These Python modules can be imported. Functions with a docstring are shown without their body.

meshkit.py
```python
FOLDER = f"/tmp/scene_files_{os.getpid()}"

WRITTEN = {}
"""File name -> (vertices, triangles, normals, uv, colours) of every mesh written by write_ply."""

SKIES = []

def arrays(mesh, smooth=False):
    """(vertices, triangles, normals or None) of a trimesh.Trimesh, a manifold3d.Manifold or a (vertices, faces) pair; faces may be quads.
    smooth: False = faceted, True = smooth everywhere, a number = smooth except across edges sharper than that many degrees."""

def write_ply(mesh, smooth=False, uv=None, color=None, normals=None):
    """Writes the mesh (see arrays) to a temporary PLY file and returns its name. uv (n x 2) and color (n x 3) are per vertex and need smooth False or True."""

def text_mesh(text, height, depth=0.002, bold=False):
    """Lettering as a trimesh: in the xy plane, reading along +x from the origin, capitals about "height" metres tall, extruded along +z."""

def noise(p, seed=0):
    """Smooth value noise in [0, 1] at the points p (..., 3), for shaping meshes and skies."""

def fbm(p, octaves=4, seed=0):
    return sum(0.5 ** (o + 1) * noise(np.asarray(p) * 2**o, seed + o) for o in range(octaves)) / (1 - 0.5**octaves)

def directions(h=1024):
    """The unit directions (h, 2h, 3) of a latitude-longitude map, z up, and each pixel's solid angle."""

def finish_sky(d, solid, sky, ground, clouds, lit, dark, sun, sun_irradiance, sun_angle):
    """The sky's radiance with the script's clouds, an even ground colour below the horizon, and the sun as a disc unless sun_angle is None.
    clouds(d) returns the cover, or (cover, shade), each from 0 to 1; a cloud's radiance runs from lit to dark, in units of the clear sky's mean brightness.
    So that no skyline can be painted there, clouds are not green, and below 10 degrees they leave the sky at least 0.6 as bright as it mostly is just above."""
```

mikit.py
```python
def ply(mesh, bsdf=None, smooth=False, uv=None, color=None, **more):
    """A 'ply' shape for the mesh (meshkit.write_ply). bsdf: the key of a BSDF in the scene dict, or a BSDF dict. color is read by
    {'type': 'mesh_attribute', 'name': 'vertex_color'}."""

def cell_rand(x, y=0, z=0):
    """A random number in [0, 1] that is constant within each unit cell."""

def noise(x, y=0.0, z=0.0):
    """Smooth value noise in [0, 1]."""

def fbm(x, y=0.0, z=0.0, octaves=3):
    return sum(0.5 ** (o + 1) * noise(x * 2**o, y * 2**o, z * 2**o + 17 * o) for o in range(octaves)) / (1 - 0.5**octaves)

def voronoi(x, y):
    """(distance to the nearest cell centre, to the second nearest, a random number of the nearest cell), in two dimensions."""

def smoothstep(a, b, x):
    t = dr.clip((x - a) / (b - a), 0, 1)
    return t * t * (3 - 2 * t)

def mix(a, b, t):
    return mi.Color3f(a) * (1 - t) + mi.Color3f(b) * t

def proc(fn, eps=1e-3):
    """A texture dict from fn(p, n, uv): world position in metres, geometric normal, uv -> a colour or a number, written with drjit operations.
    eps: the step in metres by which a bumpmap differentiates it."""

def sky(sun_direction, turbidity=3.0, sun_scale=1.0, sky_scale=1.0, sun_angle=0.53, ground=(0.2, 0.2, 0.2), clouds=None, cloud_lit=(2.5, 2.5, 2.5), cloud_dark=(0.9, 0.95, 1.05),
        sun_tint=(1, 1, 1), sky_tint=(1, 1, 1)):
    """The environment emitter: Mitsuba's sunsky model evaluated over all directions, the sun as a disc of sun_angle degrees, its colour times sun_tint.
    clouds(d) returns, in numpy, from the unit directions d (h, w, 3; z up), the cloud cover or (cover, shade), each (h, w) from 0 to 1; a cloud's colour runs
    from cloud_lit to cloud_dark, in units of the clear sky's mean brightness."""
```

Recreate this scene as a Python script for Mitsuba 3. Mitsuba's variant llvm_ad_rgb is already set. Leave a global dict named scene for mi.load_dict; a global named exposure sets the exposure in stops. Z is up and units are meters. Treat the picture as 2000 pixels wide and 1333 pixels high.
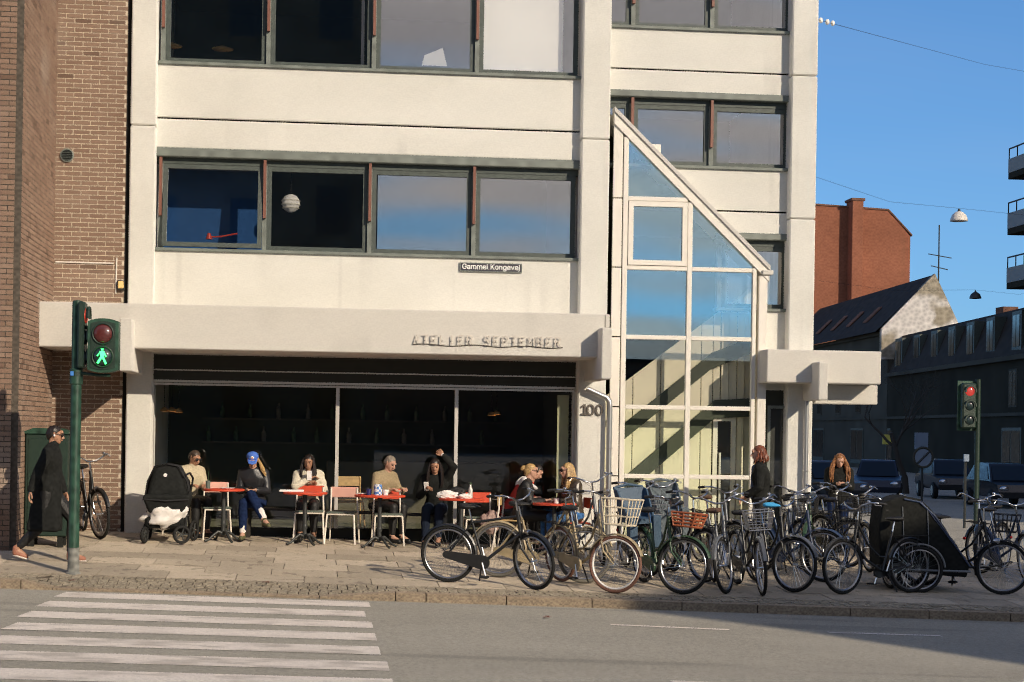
import math, random
import numpy as np, trimesh, drjit as dr, mitsuba as mi, manifold3d as m3
import mikit, meshkit
from mikit import proc, noise, fbm, cell_rand, smoothstep, mix

T = mi.ScalarTransform4f
scene, labels = {}, {}
rng = random.Random(7)

# ------------------------------------------------------------------ camera, sky, exposure
F, VH, ROLL, YAW, H = 3500.0, 840.0, 0.0155, math.atan(385 / 3500), 1.85
_c, _s = math.cos(YAW), math.sin(YAW)
R_ = np.array([_c, -_s, 0.0]); D_ = np.array([_s, _c, 0.0]); Z_ = np.array([0, 0, 1.0])
UP_ = math.cos(ROLL) * Z_ - math.sin(ROLL) * R_
scene['camera'] = {'type': 'perspective', 'fov': math.degrees(2 * math.atan(1000 / F)), 'fov_axis': 'x',
                   'near_clip': 0.1, 'far_clip': 3000.0, 'principal_point_offset_x': 0.0, 'principal_point_offset_y': -0.1302,
                   'to_world': T().look_at(origin=[0, 0, H], target=[float(D_[0]), float(D_[1]), H], up=[float(x) for x in UP_])}
SAZ, SEL = math.radians(32.5), math.radians(23.5)
SUN = (math.sin(SAZ) * math.cos(SEL), -math.cos(SAZ) * math.cos(SEL), math.sin(SEL))


def clouds(d):
    p = d / np.maximum(d[..., 2:3] + 0.25, 0.05)
    q = np.stack([p[..., 0] * 1.1, p[..., 1] * 2.6, p[..., 0] * 0 + 3.3], -1)
    n = meshkit.fbm(q * 1.5 + 5.0, 5, 3)
    south = np.clip((0.35 - d[..., 1]) / 0.7, 0, 1)
    cover = np.clip((n - 0.60 + 0.24 * south) / 0.26, 0, 1) * (0.03 + 0.83 * south)
    shade = np.clip(meshkit.fbm(q * 2.2 + 11, 4, 9) * 1.6 - 0.3, 0, 1)
    return cover, shade


scene['sky'] = mikit.sky(SUN, turbidity=2.2, sky_scale=1.04, clouds=clouds, cloud_lit=(3.9, 3.4, 3.0), cloud_dark=(2.5, 2.2, 2.05), sun_tint=(0.895, 1.0, 1.28), sky_tint=(0.62, 0.97, 1.42))
exposure = 1.68


# ------------------------------------------------------------------ survey helpers: where a line of sight meets a wall plane or the ground
def ray(u, v):
    du, dv = u - 1000, v - VH
    a = (du * math.cos(ROLL) + dv * math.sin(ROLL)) / F
    y = -du * math.sin(ROLL) + dv * math.cos(ROLL)
    return np.array([a * _c + _s, _c - a * _s, -y / F])


def P(u, v, Y):
    d = ray(u, v)
    return np.array([0, 0, H]) + d * Y / d[1]


def X(u, v, Y): return float(P(u, v, Y)[0])
def Zz(u, v, Y): return float(P(u, v, Y)[2])


KERB_Y, SLOPE = 20.55, -0.028


def tilt(x): return SLOPE * (np.clip(x, -14, 13) + 4)


def gz(x, y, side=True):
    z = tilt(x)
    return z + (0.10 + 0.04 * np.clip(y - 20.5, 0, 6.3)) if side else z


def G(u, v, side=True):
    d = ray(u, v); Y = 22.0
    for _ in range(60):
        p = np.array([0, 0, H]) + d * Y / d[1]
        Y = 0.5 * Y + 0.5 * (gz(p[0], p[1], side) - H) / d[2] * d[1]
    return np.array([0, 0, H]) + d * Y / d[1]


# ------------------------------------------------------------------ names and entries
def fresh(k):
    if k not in scene and k not in labels:
        return k
    i = 1
    while f'{k}_{i:03d}' in scene or f'{k}_{i:03d}' in labels:
        i += 1
    return f'{k}_{i:03d}'


def thing(name, label, cat=None, group=None, kind=None):
    k = fresh(name)
    labels[k] = {'label': label}
    if cat: labels[k]['category'] = cat
    if group: labels[k]['group'] = group
    if kind: labels[k]['kind'] = kind
    return k


def part(parent, name, mesh, mat, smooth=False, label=None, kind=None, **more):
    k = fresh(f'{parent}__{name}')
    scene[k] = mikit.ply(mesh, mat, smooth=smooth, **more)
    if label or kind:
        labels[k] = {a: b for a, b in (('label', label), ('kind', kind)) if b}
    return k


def solo(name, mesh, mat, label, cat=None, group=None, kind=None, smooth=False, **more):
    k = thing(name, label, cat, group, kind)
    scene[k] = mikit.ply(mesh, mat, smooth=smooth, **more)
    return k


# ------------------------------------------------------------------ mesh builder
BOXF = np.array([[0, 2, 3], [0, 3, 1], [4, 5, 7], [4, 7, 6], [0, 1, 5], [0, 5, 4], [2, 6, 7], [2, 7, 3], [0, 4, 6], [0, 6, 2], [1, 3, 7], [1, 7, 5]])


class MB:
    def __init__(self):
        self.v, self.f, self.n = [], [], 0

    def add(self, v, f):
        v = np.asarray(v, float); self.v.append(v); self.f.append(np.asarray(f, int) + self.n); self.n += len(v)
        return self

    def box(self, x0, x1, y0, y1, z0, z1):
        x0, x1 = min(x0, x1), max(x0, x1); y0, y1 = min(y0, y1), max(y0, y1); z0, z1 = min(z0, z1), max(z0, z1)
        return self.add([[x, y, z] for x in (x0, x1) for y in (y0, y1) for z in (z0, z1)], BOXF[:, ::1])

    def hexa(self, pts):  # eight corners in the order of box()
        return self.add(pts, BOXF)

    def quad(self, a, b, c, d):
        return self.add([a, b, c, d], [[0, 1, 2], [0, 2, 3]])

    def prism_y(self, pts, y0, y1):  # polygon in x,z (convex), between two y
        n = len(pts)
        v = [[p[0], y0, p[1]] for p in pts] + [[p[0], y1, p[1]] for p in pts]
        f = []
        for i in range(1, n - 1):
            f += [[0, i, i + 1], [n, n + i + 1, n + i]]
        for i in range(n):
            j = (i + 1) % n
            f += [[i, n + i, n + j], [i, n + j, j]]
        return self.add(v, f)

    def tube(self, pts, r, sides=8, closed=False, caps=True):
        p = np.asarray(pts, float); n = len(p)
        r = np.broadcast_to(np.asarray(r, float), (n,))
        t = (np.roll(p, -1, 0) - np.roll(p, 1, 0)) if closed else np.gradient(p, axis=0)
        t /= np.linalg.norm(t, axis=1, keepdims=True) + 1e-12
        ref = np.array([0, 0, 1.0]) if abs(t[0][2]) < 0.9 else np.array([1.0, 0, 0])
        a = np.cross(t[0], ref); a /= np.linalg.norm(a)
        A = []
        for k in range(n):
            a = a - t[k] * np.dot(a, t[k]); a /= np.linalg.norm(a) + 1e-12; A.append(a)
        A = np.array(A); B = np.cross(t, A)
        ang = np.arange(sides) * 2 * math.pi / sides
        v = p[:, None] + r[:, None, None] * (np.cos(ang)[None, :, None] * A[:, None] + np.sin(ang)[None, :, None] * B[:, None])
        f = []
        for i in range(n if closed else n - 1):
            j = (i + 1) % n
            for s in range(sides):
                s2 = (s + 1) % sides
                f += [[i * sides + s, i * sides + s2, j * sides + s2], [i * sides + s, j * sides + s2, j * sides + s]]
        v = v.reshape(-1, 3)
        if caps and not closed:
            v = np.vstack([v, p[:1], p[-1:]])
            for s in range(sides):
                s2 = (s + 1) % sides
                f += [[n * sides, s2, s], [n * sides + 1, (n - 1) * sides + s, (n - 1) * sides + s2]]
        return self.add(v, f)

    def lathe(self, prof, c=(0, 0, 0), sides=20, axis='z'):  # (radius, height) pairs
        c = np.asarray(c, float); v = []; f = []
        for r, h in prof:
            for k in range(sides):
                a = 2 * math.pi * k / sides
                q = (r * math.cos(a), r * math.sin(a), h)
                if axis == 'y': q = (q[0], h, q[1])
                if axis == 'x': q = (h, q[0], q[1])
                v.append(c + q)
        for i in range(len(prof) - 1):
            for k in range(sides):
                j = (k + 1) % sides
                f += [[i * sides + k, i * sides + j, (i + 1) * sides + j], [i * sides + k, (i + 1) * sides + j, (i + 1) * sides + k]]
        if axis == 'y': f = [x[::-1] for x in f]
        return self.add(np.array(v), f)

    def ell(self, c, r, R=None, sub=2):
        m = trimesh.creation.icosphere(subdivisions=sub)
        v = m.vertices * np.asarray(r, float)
        if R is not None: v = v @ np.asarray(R).T
        return self.add(v + np.asarray(c, float), m.faces)

    def mesh(self, xf=None):
        v = np.vstack(self.v); f = np.vstack(self.f)
        if xf is not None: v = xf(v)
        return v, f


def box(*a): return MB().box(*a).mesh()


def chbox(x0, x1, y0, y1, z0, z1, b=0.015):
    """a box with chamfered edges"""
    x0, x1 = min(x0, x1), max(x0, x1); y0, y1 = min(y0, y1), max(y0, y1); z0, z1 = min(z0, z1), max(z0, z1)
    c = [(x0 + x1) / 2, (y0 + y1) / 2, (z0 + z1) / 2]; h = [(x1 - x0) / 2, (y1 - y0) / 2, (z1 - z0) / 2]
    pts = []
    for sx in (-1, 1):
        for sy in (-1, 1):
            for sz in (-1, 1):
                for k in range(3):
                    q = [h[0] - b, h[1] - b, h[2] - b]; q[k] += b
                    pts.append([c[0] + sx * q[0], c[1] + sy * q[1], c[2] + sz * q[2]])
    m = trimesh.convex.convex_hull(np.array(pts))
    return np.array(m.vertices), np.array(m.faces)


def cat(*ms):
    b = MB()
    for v, f in ms: b.add(v, f)
    return b.mesh()


def rotz(a):
    c, s = math.cos(a), math.sin(a)
    return np.array([[c, -s, 0], [s, c, 0], [0, 0, 1.0]])


def place(mesh, M=None, t=(0, 0, 0)):
    v, f = mesh
    if M is not None: v = v @ np.asarray(M).T
    return v + np.asarray(t, float), f


# ------------------------------------------------------------------ materials
def tex(c):
    return c if isinstance(c, dict) else {'type': 'rgb', 'value': list(c)}


def mat(name, c, rough=0.6, metal=0.0, spec=0.5, bump=None, **more):
    d = {'type': 'principled', 'base_color': tex(c), 'roughness': rough, 'metallic': metal, 'specular': spec, **more}
    if bump: d = {'type': 'bumpmap', 'nested_bsdf': d, 'arbitrary': bump[0], 'scale': bump[1]}
    scene[name] = {'type': 'twosided', 'nested': d}
    return name


def grain(c, amp, s, blotch=0.0, bs=1.0):
    def f(p, n, uv):
        k = 1 + amp * (noise(p.x * s, p.y * s, p.z * s) - 0.5) * 2
        if blotch: k = k * (1 + blotch * (fbm(p.x * bs + 3, p.y * bs, p.z * bs) - 0.5) * 2)
        return mi.Color3f(*c) * k
    return proc(f)


def f_concrete(p, n, uv):
    k = 1 + 0.10 * (fbm(p.x * 1.3, p.y * 1.3, p.z * 0.7) - 0.5)
    k = k * (1 - 0.09 * smoothstep(0.55, 0.8, noise(p.x * 9.0, p.y * 9.0, p.z * 0.5)) * smoothstep(0.35, 0.7, noise(p.x * 0.9, p.y * .9, p.z * 0.9 + 5)))
    k = k * (1 + 0.10 * (noise(p.x * 60, p.y * 60, p.z * 60) - 0.5))
    return mix((0.69, 0.68, 0.625), (0.645, 0.635, 0.58), smoothstep(0.35, 0.75, fbm(p.x * 0.8 + 9, p.y, p.z * 1.1))) * k


def f_canopy(p, n, uv):
    k = 1 + 0.10 * (noise(p.x * 60, p.y * 60, p.z * 60) - 0.5)
    k = k * (1 - 0.08 * smoothstep(0.5, 0.85, noise(p.x * 3.0, p.y * 3.0, p.z * 0.8 + 4)))
    return mi.Color3f(0.60, 0.578, 0.525) * k


def brick_ids(p):
    r = dr.floor(p.z / 0.0667); u = p.x + p.y
    odd = r - 2 * dr.floor(r / 2)
    return r, dr.floor((u + 0.12 * odd) / 0.24)


def f_brick(p, n, uv):
    r, c = brick_ids(p)
    a = cell_rand(r, c, 5); b = cell_rand(r, c, 11)
    col = mix((0.215, 0.140, 0.100), (0.27, 0.183, 0.133), a)
    col = mix(col, (0.15, 0.095, 0.068), smoothstep(0.90, 1.0, b))
    col = col * (0.82 + 0.36 * noise(p.x * 70, p.y * 70, p.z * 110))
    eff = smoothstep(0.48, 0.8, fbm(p.x * 1.2, p.y * 1.2, p.z * 0.9 + 2)) * 0.35
    return mix(col, (0.46, 0.40, 0.34), eff)


mat('m_concrete', proc(f_concrete), 0.85, spec=0.2)
mat('m_canopy', proc(f_canopy), 0.85, spec=0.2)
mat('m_brick', proc(f_brick), 0.85, spec=0.2)
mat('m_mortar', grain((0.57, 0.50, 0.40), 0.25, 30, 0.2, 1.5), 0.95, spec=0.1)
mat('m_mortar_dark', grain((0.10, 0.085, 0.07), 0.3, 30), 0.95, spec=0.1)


def f_asphalt(p, n, uv):
    g = noise(p.x * 42, p.y * 42, 0.5); h = noise(p.x * 110, p.y * 110, 3.5)
    k = 0.70 + 0.45 * g + 0.35 * (h - 0.5)
    k = k * (1 + 0.22 * (fbm(p.x * 0.5, p.y * 0.9) - 0.5))
    k = k * (1 - 0.18 * smoothstep(0.72, 0.9, noise(p.x * 0.35, p.y * 3.0, 8)))
    return mi.Color3f(0.268, 0.252, 0.210) * k


def f_paint(p, n, uv):
    w = fbm(p.x * 3.5, p.y * 6, 2, octaves=4); h = noise(p.x * 60, p.y * 60, 1)
    worn = smoothstep(0.52, 0.74, w * 0.7 + h * 0.2 + 0.16 * cell_rand((20.37 - p.y) / 1.04, 4))
    return mix((0.55, 0.50, 0.44), (0.31, 0.28, 0.235), worn * 0.75) * (0.85 + 0.3 * h)


def f_slab(k0):
    def f(p, n, uv):
        g = noise(p.x * 45, p.y * 45, 0.5)
        k = k0 * (0.82 + 0.36 * g) * (1 + 0.3 * (fbm(p.x * 1.1, p.y * 1.1) - 0.5)) * (1 - 0.3 * smoothstep(0.80, 0.88, noise(p.x * 9, p.y * 9, 4)))
        return mi.Color3f(0.335, 0.285, 0.215) * k
    return proc(f)


def h_grit(p, n, uv):
    return noise(p.x * 90, p.y * 90, p.z * 90) + 0.5 * noise(p.x * 40, p.y * 40, p.z * 40)


grit = proc(h_grit, 2e-3)
mat('m_asphalt', proc(f_asphalt), 0.9, spec=0.25, bump=(grit, 0.004))
mat('m_paint', proc(f_paint), 0.75, spec=0.3)
SLABS = [mat(f'm_slab_{i}', f_slab(k), 0.9, spec=0.2) for i, k in enumerate((0.86, 1.0, 1.16))]
mat('m_joint', grain((0.10, 0.082, 0.06), 0.5, 20), 0.95, spec=0.1)
mat('m_granite', grain((0.24, 0.19, 0.135), 0.4, 55, 0.25, 3), 0.85, spec=0.25)
mat('m_sett', grain((0.245, 0.21, 0.155), 0.45, 50, 0.3, 5), 0.9, spec=0.2)

mat('m_frame', grain((0.060, 0.075, 0.066), 0.15, 20), 0.5)
mat('m_frame_light', grain((0.165, 0.185, 0.165), 0.25, 9), 0.55)
mat('m_rod', (0.19, 0.075, 0.05), 0.5)
mat('m_alu', (0.62, 0.59, 0.54), 0.38, metal=0.35)
mat('m_white', (0.74, 0.70, 0.62), 0.45)
mat('m_zinc', (0.50, 0.50, 0.49), 0.32, metal=0.8)
mat('m_dark', (0.018, 0.019, 0.017), 0.8, spec=0.2)
mat('m_fascia', (0.030, 0.033, 0.026), 0.7)
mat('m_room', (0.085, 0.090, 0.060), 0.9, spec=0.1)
mat('m_room_blue', (0.03, 0.10, 0.28), 0.8, spec=0.1)
mat('m_blind', (0.80, 0.80, 0.76), 0.8, spec=0.1)
mat('m_lobby', (0.74, 0.70, 0.54), 0.8, spec=0.1)
mat('m_lobby_joint', (0.06, 0.055, 0.04), 0.8)
mat('m_lobby_floor', (0.20, 0.18, 0.14), 0.7)
scene['m_glass'] = {'type': 'thindielectric', 'int_ior': 2.6}
scene['m_glass_cafe'] = {'type': 'thindielectric', 'int_ior': 1.6}
scene['m_glass_tower'] = {'type': 'thindielectric', 'int_ior': 3.6, 'specular_reflectance': {'type': 'rgb', 'value': [0.62, 0.88, 1.0]}}
scene['m_glass_lobby'] = {'type': 'thindielectric', 'int_ior': 1.45, 'specular_transmittance': {'type': 'rgb', 'value': [0.96, 1.0, 0.94]}}
scene['m_glass_mid'] = {'type': 'thindielectric', 'int_ior': 2.0, 'specular_reflectance': {'type': 'rgb', 'value': [0.7, 0.9, 1.0]}}
# ================================================================== ground
solo('road', MB().add([[x, y, float(tilt(x))] for y in (-1500, 1500) for x in (-1500, -14, 13, 1500)],
                      [[0, 1, 5], [0, 5, 4], [1, 2, 6], [1, 6, 5], [2, 3, 7], [2, 7, 6]]).mesh(), 'm_asphalt',
     'grey asphalt street with a zebra crossing and long shadows', kind='structure')


def drop(x):  # lowered kerb at the crossing
    return float(np.clip(min((x + 3.25) / 0.35, (0.95 - x) / 0.35), 0, 1))


def top(x, y, dz=0.0):
    z = float(gz(x, y)) + dz
    return z - 0.075 * drop(x) * float(np.clip((21.19 - y) / 0.45, 0, 1))


def slab(x0, x1, y0, y1, dz=0.0, th=0.09, tl=(0, 0)):
    pts = []
    for x in (x0, x1):
        for y in (y0, y1):
            zt = top(x, y, dz) + tl[0] * (x - x0) + tl[1] * (y - y0)
            pts += [[x, y, zt - th], [x, y, zt]]
    return MB().hexa(pts).mesh()


# base sheet under the slabs (shows in the joints)
b = MB()
xs = [-60, -14, -3.6, -3.25, -2.9, 0.6, 0.95, 8.9, 10.4]
ys = [20.62, 20.74, 21.19, 26.8, 70]
for i in range(len(xs) - 1):
    for j in range(len(ys) - 1):
        q = [[x, y, top(x, y, -0.012)] for x, y in ((xs[i], ys[j]), (xs[i + 1], ys[j]), (xs[i + 1], ys[j + 1]), (xs[i], ys[j + 1]))]
        b.quad(*q)
pav = solo('pavement', b.mesh(), 'm_joint', 'pavement of pale slabs with a strip of setts along the kerb', kind='structure')
row = 0
y = 21.20
while y < 26.5:
    y1 = min(y + 0.625, 26.62)
    x = -6.5 - (0.4 if row % 2 else 0.13 * row)
    while x < 10.2:
        x1 = x + 0.8
        if not (x1 < -3.8 and y > 23.2):
            part(pav, 'slab', slab(x + 0.0045, x1 - 0.0045, y + 0.006, y1 - 0.006, dz=rng.uniform(-0.0022, 0.0022), tl=(rng.uniform(-.002, .002), rng.uniform(-.002, .002))),
                 SLABS[rng.choice((0, 1, 1, 2, 2))])
        x = x1
    y += 0.625; row += 1
n_set = 0
for r in range(4):
    y0 = 20.74 + r * 0.113
    x = -6.4 + 0.05 * (r % 2)
    b = MB()
    while x < 10.2:
        w = rng.uniform(0.10, 0.135)
        m_ = slab(x + 0.006, x + w - 0.006, y0 + 0.005, y0 + 0.106, dz=rng.uniform(-0.004, 0.004), th=0.06, tl=(rng.uniform(-.03, .03), rng.uniform(-.03, .03)))
        if r in (0, 1) and n_set < 250 and x > -4.6:
            part(pav, 'sett', m_, 'm_sett'); n_set += 1
        else:
            b.add(*m_)
        x += w
    if b.v: part(pav, 'setts', b.mesh(), 'm_sett', kind='stuff')
kerb = thing('kerb', 'worn granite kerb stones along the street edge', kind='structure')
x = -7.4
for w in [1.05, 1.05, .95, 1.1, .35, .35] + [.88, .88, .87, .87] + [.35, .93, 1.0, 1.06, .9, 1.12, .96, 1.0, 1.08, .9, 1.0]:
    za, zb = float(tilt(x)) + 0.1 - 0.075 * drop(x), float(tilt(x + w)) + 0.1 - 0.075 * drop(x + w)
    pts = []
    for xx, z in ((x + 0.006, za), (x + w - 0.006, zb)):
        pts += [[xx, KERB_Y, z - 0.3], [xx, KERB_Y + 0.02, z], [xx, KERB_Y + 0.18, z - 0.3], [xx, KERB_Y + 0.18, z + 0.005]]
    part(kerb, 'stone', MB().hexa(pts).mesh(), 'm_granite')
    x += w
zeb = thing('zebra_crossing', 'white painted zebra stripes across the street at the left', kind='structure')
for k in range(13):
    y1 = 20.39 - 0.02 - k * 1.04; y0 = y1 - 0.58
    if y1 < 9: break
    xl, xr = -2.76 + rng.uniform(-.04, .04), 0.60 + rng.uniform(-.04, .04)
    sub = MB()
    sub.add([[x, yy, float(tilt(x)) + 0.004] for yy in (y0, y1) for x in (xl - 0.06 * (yy == y0), xr)], [[0, 1, 3], [0, 3, 2]])
    part(zeb, 'stripe', sub.mesh(), 'm_paint')
lane = thing('lane_line', 'thin broken white lane line on the street', kind='structure')
for ua, va, ub, vb in ((1193, 1221, 1424, 1231), (1617, 1236, 1838, 1243), (1310, 1332, 1560, 1341)):
    a, c = G(ua, va, False), G(ub, vb, False)
    sub = MB(); w = 0.05
    sub.add([[x, y + s, float(tilt(x)) + 0.004] for x, y in ((a[0], a[1]), (c[0], c[1])) for s in (-w, w)], [[0, 2, 3], [0, 3, 1]])
    part(lane, 'dash', sub.mesh(), 'm_paint')
for u, v in ((1070, 1209), (140, 1137), (520, 1141)):
    g_ = G(u, v, v < 1170)
    bm = MB()
    for k in range(4):
        a = rng.uniform(0, 6.28); q = g_ + [rng.uniform(-.03, .03), rng.uniform(-.03, .03), .012 + .003 * k]
        dx, dy = .045 * math.cos(a), .045 * math.sin(a)
        bm.quad(q + [-dx, -dy, 0], q + [dy * .4, -dx * .4, .008], q + [dx, dy, .004], q + [-dy * .4, dx * .4, .01])
    solo('dead_leaf', bm.mesh(), 'm_rod', {1070: 'small dead leaf lying alone on the asphalt', 140: 'dead leaves by the kerb near the green pole', 520: 'dead leaves on the setts above the zebra stripes'}[u], 'leaf')

# ================================================================== concrete building
cb = thing('concrete_building', 'cream concrete office building with ribbon windows, cafe front and slanted glass entrance', 'building')
YP, YW, YF, YC, YB = 26.20, 26.40, 26.50, 25.00, 24.62   # pillar front, panels, window frames, canopy front, beam ends
p1 = (X(255, 200, YP), X(305, 200, YP)); p2 = (X(1139, 100, YP), X(1194, 100, YP)); p3 = (X(1548, 100, YP), X(1598, 100, YP))
ZT = 12.6
zg = lambda x: float(gz(x, 26.3)) - 0.25


def pillar(px, cuts):
    zs = [zg(px[0])] + cuts + [ZT]
    for a, c in zip(zs[:-1], zs[1:]):
        part(cb, 'pillar', chbox(px[0], px[1], YP, YW + 0.5, a + 0.006, c - 0.006, 0.018), 'm_concrete')


pillar(p1, [Zz(280, 245, YP), 10.0]); pillar(p2, [Zz(1165, 272, YP), 9.4]); pillar(p3, [Zz(1570, 428, YP), Zz(1570, 148, YP), 10.2])


(rx0, rz0), (rx1, rz1) = P(1197, 216, YP)[[0, 2]], P(1494, 520, YP)[[0, 2]]
zsl = lambda x: rz0 + (x - rx0) * (rz1 - rz0) / (rx1 - rx0) - .1


def clip_slope(pts):  # keep what lies above the slanted entrance roof, or right of it
    from shapely.geometry import Polygon
    p_ = Polygon(pts).difference(Polygon([(rx0 - 2, -1), (rx1 - .0, -1), (rx1 - .0, zsl(rx1)), (rx0, zsl(rx0)), (rx0 - 2, zsl(rx0))]))
    return [q_ for q_ in getattr(p_, 'geoms', [p_]) if not q_.is_empty]


def panel_right(x0, x1, z0, z1):
    for p_ in clip_slope([(x0, z0), (x1, z0), (x1, z1), (x0, z1)]):
        m_ = trimesh.creation.extrude_polygon(p_, .16, engine='earcut')
        v = np.array(m_.vertices)
        part(cb, 'spandrel_panel', (np.stack([v[:, 0], YW + v[:, 2], v[:, 1]], -1), np.array(m_.faces)[:, ::-1]), 'm_concrete')


def panel(x0, x1, z0, z1):
    part(cb, 'spandrel_panel', chbox(x0, x1, YW, YW + 0.16, z0, z1, 0.012), 'm_concrete')


L0, L1 = p1[1] - 0.05, p2[0] + 0.05
zL = lambda v: Zz(715, v, YW)
zR = lambda v: Zz(1365, v, YW)
g = 0.011
panel(L0, L1, zL(242), zL(137)); panel(L0, L1, zL(301), zL(245.5))
part(cb, 'joint_backing', box(L0, L1, YW + 0.05, YW + 0.1, zL(246), zL(241)), 'm_dark')
panel(L0, L1, Zz(715, 700, YW), zL(499))
panel(L0, L1, zL(137) + 1.75, ZT - 1.2)
RB0, RB1 = p2[1] - 0.05, p3[0] + 0.05
panel_right(RB0, RB1, zR(137.5), zR(58)); panel_right(RB0, RB1, zR(181), zR(141)); panel_right(RB0, RB1, zR(409), zR(327)); panel_right(RB0, RB1, zR(453), zR(412.5))
panel_right(RB0, RB1, zR(760), zR(603)); panel_right(RB0, RB1, zR(58) + 1.75, ZT - 1.0)
for a, c in ((142, 136.5), (413, 408)):
    part(cb, 'joint_backing', box(RB0, RB1, YW + 0.05, YW + 0.1, zR(a), zR(c)), 'm_dark')

# body behind the front: side walls, back wall, floors, roof
body = MB()
xa, xb = p1[0] + 0.02, p3[1] - 0.02
body.box(xa, xa + 0.2, YW + 0.05, 36, -0.6, ZT); body.box(xb - 0.2, xb, YW + 0.05, 36, -0.6, ZT)
body.box(xa, xb, 36, 36.2, -0.6, ZT); body.box(xa, xb, YW + 0.02, 36.2, ZT, ZT + 0.3)
part(cb, 'side_wall', body.mesh(), 'm_concrete')
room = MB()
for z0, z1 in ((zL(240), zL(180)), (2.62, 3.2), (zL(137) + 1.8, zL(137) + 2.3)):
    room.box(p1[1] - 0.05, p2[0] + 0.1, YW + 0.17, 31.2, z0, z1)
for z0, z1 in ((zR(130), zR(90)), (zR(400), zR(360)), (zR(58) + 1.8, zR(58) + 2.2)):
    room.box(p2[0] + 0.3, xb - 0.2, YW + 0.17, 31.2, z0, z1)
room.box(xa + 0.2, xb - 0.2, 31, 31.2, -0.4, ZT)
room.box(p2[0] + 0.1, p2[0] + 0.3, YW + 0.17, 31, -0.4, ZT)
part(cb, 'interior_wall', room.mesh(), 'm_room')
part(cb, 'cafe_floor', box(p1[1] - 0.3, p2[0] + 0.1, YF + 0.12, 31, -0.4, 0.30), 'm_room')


def ring(x0, x1, z0, z1, y0, y1, w):
    b = MB()
    b.box(x0, x1, y0, y1, z0, z0 + w).box(x0, x1, y0, y1, z1 - w, z1)
    b.box(x0, x0 + w, y0 + .001, y1 - .001, z0 + w, z1 - w).box(x1 - w, x1, y0 + .001, y1 - .001, z0 + w, z1 - w)
    return b.mesh()


def sheet(x0, x1, z0, z1, y):
    return MB().quad([x0, y, z0], [x1, y, z0], [x1, y, z1], [x0, y, z1]).mesh()


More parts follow.
